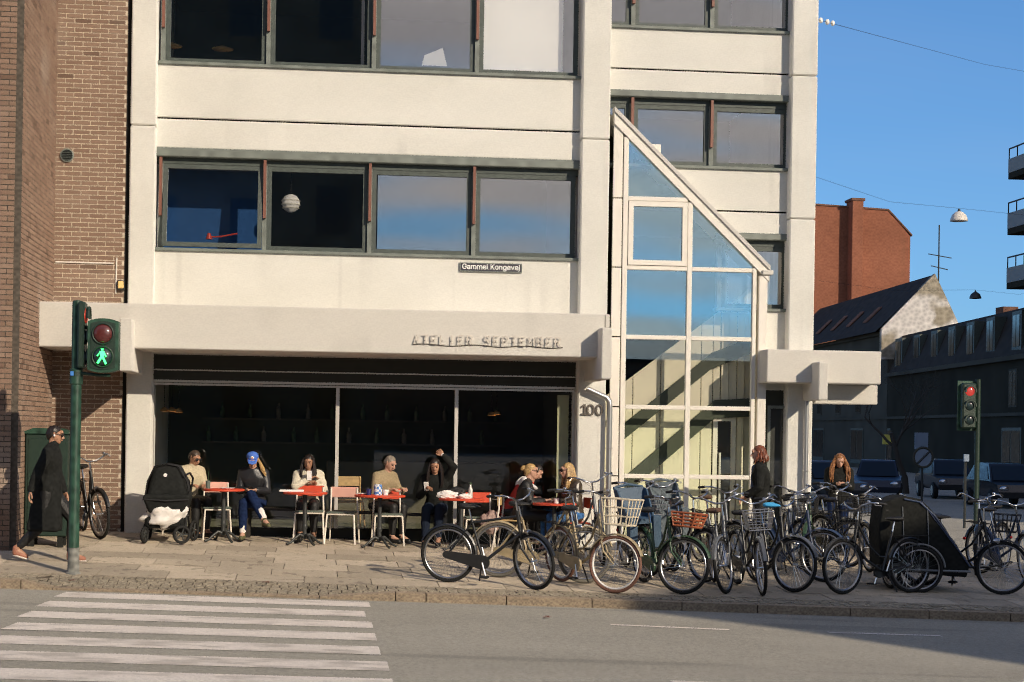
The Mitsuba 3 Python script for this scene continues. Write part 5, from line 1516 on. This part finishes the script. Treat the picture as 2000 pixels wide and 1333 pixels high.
# 9 long blonde hair
person('woman with long blonde hair in a brown leather jacket facing left', (X(1122, 950, 25.5), 25.5), math.pi + .35, seated(lean=.05, hand=((-.14, .32, .76), (.14, .32, .76))), top='m_leather', legs='m_jeans', hair='m_hair_blonde',
       hairstyle='long', glasses=True, head=(-.15, .08, 0), seed=9, wr=.012)
chair(X(1124, 985, 25.5), 25.5, -1.4, 'm_red', 'red backed white chair under the woman with long blonde hair', None)
# 10 standing, red hair
STAND = dict(pelvis=(0, 0, .93), chest=(0, .01, 1.28), neck=(0, .02, 1.45), head=(0, .05, 1.58), knee=((-.09, .03, .50), (.10, .02, .50)), ankle=((-.10, -.01, .09), (.11, -.02, .09)))


def shirt_x(k, W, h, wr_, el, HR, sh, A, ch):
    part(k, 'shirt_front', W(fuse([bone((ch + [-.03, .085, .10], .045), (ch + [.03, .085, .10], .045), (ch + [-.05, .09, -.30], .06), (ch + [.04, .09, -.30], .06))], .03, 2, .005, 4)), 'm_shirt_blue', smooth=True)


person('red haired woman standing in a dark open jacket behind the bicycles', (X(1487, 960, 24.9), 24.9), math.pi - .35, dict(STAND, hand=((-.20, .20, .98), (.20, .18, .98))), top='m_blackcloth', legs='m_black', hair='m_hair_red', hairstyle='loose',
       head=(.2, .12, 0), extras=shirt_x, seed=10, scale=1.0)
# 11 curly hair, phone
person('woman with long curly auburn hair looking at a phone in both hands at the right', (X(1638, 950, 26.9), 26.9), -1.75, dict(STAND, head=(0, .10, 1.55), hand=((-.05, .28, 1.17), (.06, .28, 1.17))), top='m_blackcloth', legs='m_trousers_navy',
       hair='m_hair_auburn', hairstyle='curly', head=(.1, .5, 0), extras=holds('dark phone held by the curly haired woman', off=(0, .05, .03)), seed=13, scale=.93)
# ================================================================== across the street (mirrored in the glass, casting the long shadows)
mat('m_far_plaster', grain((0.11, 0.10, 0.075), 0.2, 1.5), 0.9, spec=0.1)
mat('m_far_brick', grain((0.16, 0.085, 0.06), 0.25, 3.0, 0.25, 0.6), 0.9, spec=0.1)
mat('m_far_glass', (0.015, 0.017, 0.018), 0.25, spec=0.3)


def block(key, x0, x1, y0, y1, h, m, rows=0, cols=0, face='+y', rot=0.0, about=(0, 0), z0=-0.6):
    xf = lambda v: (v - [about[0], about[1], 0]) @ rotz(rot).T + [about[0], about[1], 0]
    part(key, 'wall', (xf(np.array(box(x0, x1, y0, y1, z0, h)[0])), BOXF), m)
    part(key, 'roof', (xf(np.array(box(x0 - .3, x1 + .3, y0 - .3, y1 + .3, h + .004, h + .35)[0])), BOXF), 'm_dark')
    for r in range(rows):
        for c in range(cols):
            xw = x0 + (x1 - x0) * (c + .5) / cols; zw_ = 1.2 + (h - 1.2) * (r + .15) / rows
            w = min(.65, (x1 - x0) / cols * .3)
            b = box(xw - w, xw + w, y1 - .02, y1 + .03, zw_, zw_ + (h - 1.2) / rows * .55)
            k = part(key, 'window', (xf(np.array(b[0])), BOXF), m)
            b = box(xw - w + .08, xw + w - .08, y1 + .02, y1 + .035, zw_ + .08, zw_ + (h - 1.2) / rows * .55 - .08)
            part(k, 'pane', (xf(np.array(b[0])), BOXF), 'm_far_glass')


k = thing('apartment_block', 'tall plastered block across the street behind the viewer, mirrored in the left windows', 'building')
block(k, -34, 2.0, -22, -8, 21, 'm_far_plaster', 6, 12)
k = thing('corner_block', 'brick corner block across the street that shades the right of the road', 'building')
block(k, 21.2, 42, -24, -6.4, 13.6, 'm_far_brick', 4, 7, rot=0.74, about=(21.2, -6.4))
k = thing('low_terrace', 'low brick terrace far across the square behind the viewer', 'building')
block(k, -10, 90, -130, -118, 8.5, 'm_far_brick', 2, 24)

# ================================================================== the side street at the right: a row of shaded houses, far gables
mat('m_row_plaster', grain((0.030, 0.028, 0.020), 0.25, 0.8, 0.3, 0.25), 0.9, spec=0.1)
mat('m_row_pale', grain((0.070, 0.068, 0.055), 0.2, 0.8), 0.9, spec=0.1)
mat('m_slate', grain((0.032, 0.024, 0.018), 0.3, 3), 0.8, spec=0.2)
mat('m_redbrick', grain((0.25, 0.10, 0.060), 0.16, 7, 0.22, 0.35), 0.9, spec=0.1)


def f_stone(p, n, uv):
    a, b_, c_ = voronoi_(p.x * 3.2, p.z * 3.8)
    white = smoothstep(11.6, 11.1, p.z) * smoothstep(0.35, 0.5, fbm(p.x * .5 + 3, p.z * .6) + 0.05)
    return mix((0.34, 0.30, 0.23), (0.72, 0.69, 0.66), white * 0.8) * (0.62 + 0.5 * a)


from mikit import voronoi as voronoi_
mat('m_rubble', proc(f_stone), 0.9, spec=0.1)
XF = lambda y: 34.9 + (y - 84) * 0.1125 if y < 112 else 38.05 + (y - 112) * .05
ZG = -0.48


def strip_y(y0, y1, z0, z1, off0, off1):   # a slab along the row's front, off = metres out (-) or in (+)
    return [[XF(y) + o, y, z] for o in (off0, off1) for y in (y0, y1) for z in (z0, z1)]


def row_house(label, y0, y1, zc, wall_m, wy, name='row_house', depth=9.0):
    k = thing(name, label, 'building')
    part(k, 'wall', MB().hexa(strip_y(y0, y1, ZG - .2, zc, 0, depth)).mesh(), wall_m)
    part(k, 'cornice', MB().hexa(strip_y(y0, y1, zc - .22, zc + .02, -.28, .1)).mesh(), 'm_row_pale')
    part(k, 'string_course', MB().hexa(strip_y(y0, y1, 2.95, 3.12, -.12, .1)).mesh(), 'm_row_pale')
    for i, y in enumerate(wy):
        w = part(k, 'window', MB().hexa(strip_y(y - .75, y + .75, 3.4, 5.35, -.05, .05)).mesh(), 'm_row_pale')
        part(w, 'pane', MB().hexa(strip_y(y - .62, y - .05, 3.5, 5.25, -.07, .0)).mesh(), 'm_far_glass'); part(w, 'pane', MB().hexa(strip_y(y + .05, y + .62, 3.5, 5.25, -.07, .0)).mesh(), 'm_far_glass')
        if i % 2 == 0:
            w = part(k, 'shop_front', MB().hexa(strip_y(y - 1.7, y + 1.9, ZG + .3, 2.35, -.06, .05)).mesh(), 'm_frame')
            part(w, 'pane', MB().hexa(strip_y(y - 1.55, y + .1, ZG + .6, 2.2, -.08, .0)).mesh(), 'm_far_glass'); part(w, 'pane', MB().hexa(strip_y(y + .25, y + 1.75, ZG + .6, 2.2, -.08, .0)).mesh(), 'm_far_glass')
    return k


def on_row(u):   # where the sight line of a pixel column meets the row's front
    y = 100.0
    for _ in range(40):
        y = .5 * y + .5 * XF(y) / math.tan(YAW + math.atan((u - 1000) / F))
    return y


wy = [on_row(u) for u in (1978, 1927, 1888, 1852, 1818, 1784, 1749)]
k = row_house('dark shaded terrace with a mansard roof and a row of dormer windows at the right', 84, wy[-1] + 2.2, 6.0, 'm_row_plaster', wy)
ym = wy[-1] + 2.2
b = MB(); b.hexa([p for z, o in ((6.02, (.05, 8.8)), ) for p in [[XF(84) + .05, 84, 6.03], [XF(84) + 1.0, 84, 8.6], [XF(ym) + .05, ym, 6.03], [XF(ym) + 1.0, ym, 8.6],
                 [XF(84) + 8.8, 84, 6.03], [XF(84) + 7.8, 84, 8.6], [XF(ym) + 8.8, ym, 6.03], [XF(ym) + 7.8, ym, 8.6]]])
rf = part(k, 'roof', b.mesh(), 'm_slate')
for y in wy:
    d_ = part(k, 'dormer', MB().hexa(strip_y(y - .85, y + .85, 6.25, 8.3, .12, 1.2)).mesh(), 'm_frame')
    part(d_, 'window', MB().hexa(strip_y(y - .6, y - .05, 6.5, 8.1, .08, .2)).mesh(), 'm_far_sky' if 'm_far_sky' in scene else mat('m_far_sky', (0.16, 0.17, 0.18), 0.15, metal=0.9))
    part(d_, 'window', MB().hexa(strip_y(y + .05, y + .6, 6.5, 8.1, .08, .2)).mesh(), 'm_far_sky')
for y, z in ((wy[3], 8.9), (wy[1], 9.2)):
    part(rf, 'chimney', box(XF(y) + 3, XF(y) + 3.9, y - .6, y + .6, 8.5, z + .6), 'm_far_brick')
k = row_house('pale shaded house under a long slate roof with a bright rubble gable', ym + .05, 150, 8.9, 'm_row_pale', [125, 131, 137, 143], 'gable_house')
gx0, gx1 = X(1722, 640, ym), X(1872, 632, ym); gz0, gzp = 9.0, Zz(1824, 535, ym); gxp = X(1826, 535, ym)
part(k, 'gable', MB().prism_y([(gx0, gz0 - 2), (gx1, gz0 - 2), (gx1, Zz(1872, 632, ym)), (X(1845, 580, ym), Zz(1845, 575, ym)), (gxp, gzp), (gx0, Zz(1722, 642, ym))], ym - .02, ym + .4).mesh(), 'm_rubble', label='sunlit rubble gable patched with white plaster')
part(k, 'roof', MB().add([[gx0 - .4, ym + .1, 8.85], [gx0 - .4 + 2, 152, 8.85], [gxp, ym + .1, gzp - .05], [gxp + 2, 152, gzp - .05], [gx1 + .4, ym + .1, 8.85], [gx1 + 2.4, 152, 8.85]], [[0, 2, 3], [0, 3, 1], [2, 4, 5], [2, 5, 3]]).mesh(), 'm_slate')
for t in (.12, .3, .48, .66):
    y = ym + 3 + t * 28; x0_ = gx0 - .4 + (y - ym) * .055
    q0, q1 = np.array([x0_ + 1.0, y, 0]), np.array([x0_ + 2.0, y + .05, 0]); sl_ = (gzp - 8.85) / (gxp - gx0 + .4)
    part(k, 'roof_light', MB().hexa([[x0_ + 1.0 + a, y + c_, 8.85 + sl_ * (1.0 + a) + e_] for a in (0, 1.1) for c_ in (0, .9) for e_ in (.02, .1)]).mesh(), 'm_far_brick')
k = thing('antenna_mast', 'thin aerial mast with two cross bars above the rubble gable', 'antenna')
ax0 = X(1833, 540, ym + 2)
part(k, 'mast', MB().tube([[ax0, ym + 2, 8.5], [ax0, ym + 2, Zz(1833, 440, ym + 2)]], .05, 6).mesh(), 'm_iron')
for v, w in ((500, .75), (523, .55)):
    part(k, 'cross_bar', MB().tube([[ax0 - w, ym + 2, Zz(1833, v - 3, ym + 2)], [ax0 + w * 1.2, ym + 2, Zz(1833, v + 4, ym + 2)]], .035, 5).mesh(), 'm_iron')
yb_ = 156
k = thing('red_brick_house', 'tall red brick house with a broad chimney standing in the sun behind the roofs', 'building')
pts = [X(1560, 400, yb_), X(1735, 412, yb_), X(1778, 462, yb_)]; zz_ = [Zz(1593, 400, yb_), Zz(1735, 412, yb_), Zz(1778, 462, yb_)]
part(k, 'wall', MB().prism_y([(pts[0], 0), (pts[2], 0), (pts[2], zz_[2]), (pts[1], zz_[1]), (pts[0], zz_[0])], yb_, yb_ + 14).mesh(), 'm_redbrick')
cx0, cx1 = X(1657, 400, yb_), X(1678, 400, yb_)
part(k, 'chimney', chbox(cx0, cx1, yb_ - 1.3, yb_ + .6, 2, Zz(1666, 393, yb_), .03), 'm_redbrick')
part(k, 'chimney_cap', box(cx0 - .12, cx1 + .12, yb_ - 1.4, yb_ + .7, Zz(1666, 396, yb_), Zz(1666, 391, yb_)), 'm_far_brick')
part(k, 'coping', MB().hexa([[x, y, z + e_] for (x, z) in ((pts[0], zz_[0]), (pts[1], zz_[1])) for y in (yb_ - .1, yb_ + .5) for e_ in (.003, .15)]).mesh(), 'm_far_brick')
part(k, 'coping', MB().hexa([[x, y, z + e_] for (x, z) in ((pts[1], zz_[1]), (pts[2] + .15, zz_[2])) for y in (yb_ - .1, yb_ + .5) for e_ in (.004, .16)]).mesh(), 'm_far_brick')
# balcony block and its neighbour along the right side of the street
mat('m_balcony', (0.24, 0.26, 0.26), 0.8)
k = thing('balcony_block', 'block with stacked dark balconies at the right edge', 'building')
part(k, 'wall', box(35.3, 48, 68, 83.9, ZG - .2, 19.5), 'm_row_plaster')
part(k, 'roof', box(35.0, 48.3, 67.8, 84.1, 19.5, 19.9), 'm_dark')
for vb, vt in ((345, 305), (455, 412), (562, 520)):
    zb1, zt1 = Zz(1966, vb, 82), Zz(1966, vt, 82); xa_ = X(1968, 400, 83)
    bk = part(k, 'balcony', chbox(xa_, 35.3, 79, 83, zb1, zb1 + .3, .02), 'm_row_plaster')
    part(bk, 'parapet', box(xa_, xa_ + .12, 79, 83, zb1 + .3, zt1), 'm_balcony'); part(bk, 'parapet', box(xa_ + .121, 35.3, 79, 79.12, zb1 + .3, zt1), 'm_balcony')
    rl = MB(); rl.tube([[35.3, 79.06, zt1 + .5], [xa_ + .05, 79.06, zt1 + .5], [xa_ + .05, 83, zt1 + .5]], .04, 6)
    for x in np.linspace(xa_ + .05, 35.2, 4): rl.tube([[x, 79.06, zt1], [x, 79.06, zt1 + .5]], .03, 5)
    for y in np.linspace(80, 83, 4): rl.tube([[xa_ + .05, y, zt1], [xa_ + .05, y, zt1 + .5]], .03, 5)
    part(bk, 'railing', rl.mesh(), 'm_iron')
k = thing('brick_block', 'tall brick block beyond the right edge that keeps the side street in shade', 'building')
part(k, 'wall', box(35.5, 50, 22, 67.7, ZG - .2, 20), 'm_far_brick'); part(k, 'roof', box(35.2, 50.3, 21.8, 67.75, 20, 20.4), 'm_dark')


def sgn(u, v, Y, w, h, m_, label, post=True):
    q = P(u, v, Y); k = thing('street_board', label, 'sign')
    part(k, 'board', chbox(q[0] - w / 2, q[0] + w / 2, Y, Y + .05, q[2] - h / 2, q[2] + h / 2, .01), m_)
    if post: part(k, 'post', MB().tube([[q[0], Y + .09, q[2] + h / 2], [q[0], Y + .09, ZG]], .035, 6).mesh(), 'm_iron')
    return k, q


mat('m_signyellow', (0.55, 0.50, 0.10), 0.5)
mat('m_posterblue', (0.20, 0.26, 0.34), 0.5)
sgn(1733, 859, 80, .45, .45, 'm_signyellow', 'small yellow board on a post in the shaded street')
sgn(1800, 862, 78, .62, .75, 'm_posterblue', 'pale blue poster board on a post in the shaded street')
sgn(1888, 895, 44, .14, .19, 'm_posterblue', 'small square plate on a post left of the far signal')
q = P(1803, 894, 60)
k = thing('round_sign', 'round traffic sign with a pale ring in the shaded street', 'sign')
part(k, 'disc', MB().lathe([(.001, 0), (.30, 0), (.30, .02), (.001, .02)], q, 24, axis='y').mesh(), 'm_posterblue')
part(k, 'ring', MB().tube([[q[0] + .34 * math.cos(a), q[1], q[2] + .34 * math.sin(a)] for a in np.linspace(0, 6.283, 29)[:-1]], .045, 6, closed=True).mesh(), 'm_row_pale')
part(k, 'bar', MB().tube([q + [-.2, -.02, -.2], q + [.2, -.02, .2]], .04, 5).mesh(), 'm_iron')
part(k, 'post', MB().tube([[q[0], q[1] + .08, q[2] + .3], [q[0], q[1] + .08, ZG]], .04, 6).mesh(), 'm_iron')
# far signal
yt_ = 36.0; q = P(1890, 793, yt_); zg_ = float(gz(q[0], yt_, False))
k = thing('traffic_light', 'three lamp signal showing red on a green pole in the shaded street', 'traffic light')
part(k, 'pole', MB().tube([[q[0] + .22, yt_, zg_], [q[0] + .22, yt_, q[2] + .55]], .055, 10).mesh(), 'm_green_dark', smooth=60)
part(k, 'housing', chbox(q[0] - .15, q[0] + .15, yt_ - .12, yt_ + .05, q[2] - .47, q[2] + .47, .03), 'm_green_dark')
part(k, 'back_board', chbox(q[0] - .20, q[0] + .26, yt_ + .06, yt_ + .085, q[2] - .52, q[2] + .52, .01), 'm_green')
for dz, nm, mm in ((.30, 'red_lens', None), (.0, 'amber_lens', 'm_lens_dark'), (-.30, 'green_lens', 'm_lens_dark')):
    m_ = MB().ell([q[0], yt_ - .12, q[2] + dz], [.10, .04, .10], sub=2).mesh()
    if mm: kk = part(k, nm, m_, mm, smooth=True)
    else:
        kk = fresh(f'{k}__{nm}')
        scene[kk] = mikit.ply(m_, 'm_lens_red', smooth=True, emitter={'type': 'area', 'radiance': {'type': 'rgb', 'value': [0.16, 0.012, 0.009]}}); labels[kk] = {'label': 'lit red lamp'}
    part(kk, 'visor', MB().tube([[q[0] + .11 * math.cos(a), yt_ - .19, q[2] + dz + .11 * math.sin(a)] for a in np.linspace(-.2, 3.34, 12)], .022, 5).mesh(), 'm_green_dark')
# hanging street lamps and wires
mat('m_enamel', (0.62, 0.58, 0.52), 0.4)


def hanging(u, v, Y, r, label, m_, a, c_):
    q = P(u, v, Y); k = thing('street_lamp', label, 'street lamp', None)
    part(k, 'shade', MB().lathe([(.001, .62 * r), (.28 * r, .6 * r), (.45 * r, .52 * r), (.8 * r, .2 * r), (1.0 * r, -.3 * r), (1.02 * r, -.5 * r), (.95 * r, -.5 * r), (.5 * r, -.35 * r), (.001, -.3 * r)], q, 24).mesh(), m_, smooth=True)
    part(k, 'cap', MB().lathe([(.001, .95 * r), (.12 * r, .9 * r), (.2 * r, .62 * r)], q, 12).mesh(), 'm_iron')
    top_ = q + [0, 0, .98 * r]
    w = thing('wire', f'span wire carrying the {label}', 'wire')
    scene[w] = mikit.ply(MB().tube([a, a + (top_ - a) * .5 - [0, 0, .25], top_, top_ + (c_ - top_) * .5 - [0, 0, .25], c_], .0045, 5).mesh(), 'm_iron')


hanging(1873, 424, 52, .26, 'pale domed street lamp hanging on a wire, nearer one', 'm_enamel', P(1590, 345, 48), np.array([35.3, 70, 10.9]))
hanging(1905, 578, 80, .27, 'dark domed street lamp hanging on a wire, farther one', 'm_iron', P(1570, 545, 74), np.array([35.2, 82, 9.0]))
k = thing('wire', 'thin overhead wire running off from an insulator at the top right pillar', 'wire')
a = np.array([p3[1] + .01, YP + .1, Zz(1603, 36, YP)]); c_ = P(2060, 150, 62)
part(k, 'cable', MB().tube([a, a + (c_ - a) * .5 - [0, 0, .12], c_], .0042, 5).mesh(), 'm_iron')
for t in (.006, .018, .028): part(k, 'insulator', MB().ell(a + (c_ - a) * t, [.035, .035, .045], sub=1).mesh(), 'm_china', smooth=True)


# parked cars in the shade
def car(label, x, y, rz, paint):
    k = thing('parked_car', label, 'car', 'cars parked in the shaded side street')
    R = rotz(rz); z0 = float(gz(x, y, False)); at = lambda m_: place(m_, R, (x, y, z0))
    hl = lambda l: (lambda m_: (np.array(m_.vertices), np.array(m_.faces)))(trimesh.convex.convex_hull(np.array(l)))
    lo = [[sx_ * a, sy_ * w, z] for a, w, z in ((2.05, .70, .35), (2.12, .80, .55), (1.95, .80, .78), (1.0, .82, .88)) for sx_ in (-1, 1) for sy_ in (-1, 1)] + [[-2.0, s_ * .78, .88] for s_ in (-1, 1)]
    part(k, 'body', at(hl(lo)), paint, smooth=30)
    part(k, 'cabin', at(hl([[a, s_ * w, z] for a, w, z in ((-1.95, .72, .86), (1.0, .74, .86), (-1.4, .58, 1.40), (.25, .58, 1.44), (-.6, .6, 1.47)) for s_ in (-1, 1)])), paint, smooth=30)
    part(k, 'windscreen', at(MB().add([[1.0, -.66, .90], [1.0, .66, .90], [.33, .54, 1.38], [.33, -.54, 1.38]], [[0, 1, 2], [0, 2, 3]]).mesh((lambda v: v + [.03, 0, .01]))), 'm_far_glass')
    part(k, 'rear_window', at(MB().add([[-1.86, -.6, .95], [-1.86, .6, .95], [-1.46, .5, 1.34], [-1.46, -.5, 1.34]], [[0, 2, 1], [0, 3, 2]]).mesh((lambda v: v + [-.03, 0, .01]))), 'm_far_glass')
    for s_ in (-1, 1):
        part(k, 'side_window', at(MB().add([[-1.5, s_ * .735, .93], [.75, s_ * .75, .93], [.2, s_ * .62, 1.36], [-1.2, s_ * .62, 1.34]], [[0, 1, 2], [0, 2, 3]]).mesh()), 'm_far_glass')
        part(k, 'headlight', at(MB().ell([2.05, s_ * .6, .66], [.08, .16, .09], sub=1).mesh()), 'm_chrome', smooth=True); part(k, 'tail_light', at(MB().ell([-2.06, s_ * .6, .70], [.06, .14, .09], sub=1).mesh()), 'm_lampred', smooth=True)
        for a in (-1.3, 1.3):
            w = part(k, 'wheel', at(MB().lathe([(.001, -.1), (.26, -.1), (.31, -.07), (.31, .07), (.26, .1), (.001, .1)], (a, s_ * .76, .31), 20, axis='y').mesh()), 'm_rubber', smooth=40)
            part(w, 'rim', at(MB().lathe([(.001, -.11 if s_ < 0 else .11), (.19, -.105 if s_ < 0 else .105)], (a, s_ * .76, .31), 14, axis='y').mesh()), 'm_rim')


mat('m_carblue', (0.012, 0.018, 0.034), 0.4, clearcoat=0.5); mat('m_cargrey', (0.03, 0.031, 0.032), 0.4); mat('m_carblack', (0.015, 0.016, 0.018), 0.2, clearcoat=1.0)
for (u, v, Y, rz, m_, lb) in ((1715, 925, 62, -1.9, 'm_carblue', 'dark blue car parked in the shaded street under the yellow board'), (1600, 925, 58, -1.4, 'm_cargrey', 'grey car half hidden behind the right pillar and the curly haired woman'),
                              (1850, 925, 66, -1.7, 'm_carblack', 'black car parked deeper in the shade right of the blue car'), (1960, 935, 58, -1.65, 'm_carblack', 'black car parked in the shade near the right edge')):
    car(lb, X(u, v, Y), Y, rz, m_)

# bare tree before the terrace
tr = random.Random(5)
y_ = 70.0; x_ = X(1770, 900, y_); b_t, b_b = MB(), MB()


def limb(p, d, L, r, depth):
    pts = [p]; rr = [r]
    for i in range(4):
        d = d + np.array([tr.gauss(0, .12), tr.gauss(0, .12), tr.gauss(0.03, .08)]); d /= np.linalg.norm(d)
        pts.append(pts[-1] + d * L / 4); rr.append(r * (1 - .11 * (i + 1)))
    (b_t if depth == 0 else b_b).tube(pts, rr, 7 if depth < 2 else 4)
    if depth < 5:
        for i in range(3 if depth < 4 else 2):
            t = tr.choice((2, 3, 4)); a = tr.uniform(0, 6.28); s_ = tr.uniform(.45, .95)
            limb(pts[t], d * .9 + np.array([math.cos(a) * s_, math.sin(a) * s_, tr.uniform(.0, .4)]), L * tr.uniform(.6, .78), rr[t] * .62, depth + 1)


limb(np.array([x_, y_, ZG]), np.array([0, 0, 1.0]), 2.6, .15, 0)
mat('m_bark', (0.045, 0.040, 0.034), 0.9)
k = thing('bare_tree', 'bare street tree before the dark terrace at the right', 'tree')
part(k, 'trunk', b_t.mesh(), 'm_bark', smooth=60); part(k, 'crown', b_b.mesh(), 'm_bark', smooth=60)

k = thing('far_terrace', 'pale terrace closing the far end of the side street', 'building')
block(k, 2, 40, 186, 198, 13, 'm_row_pale', 3, 11)
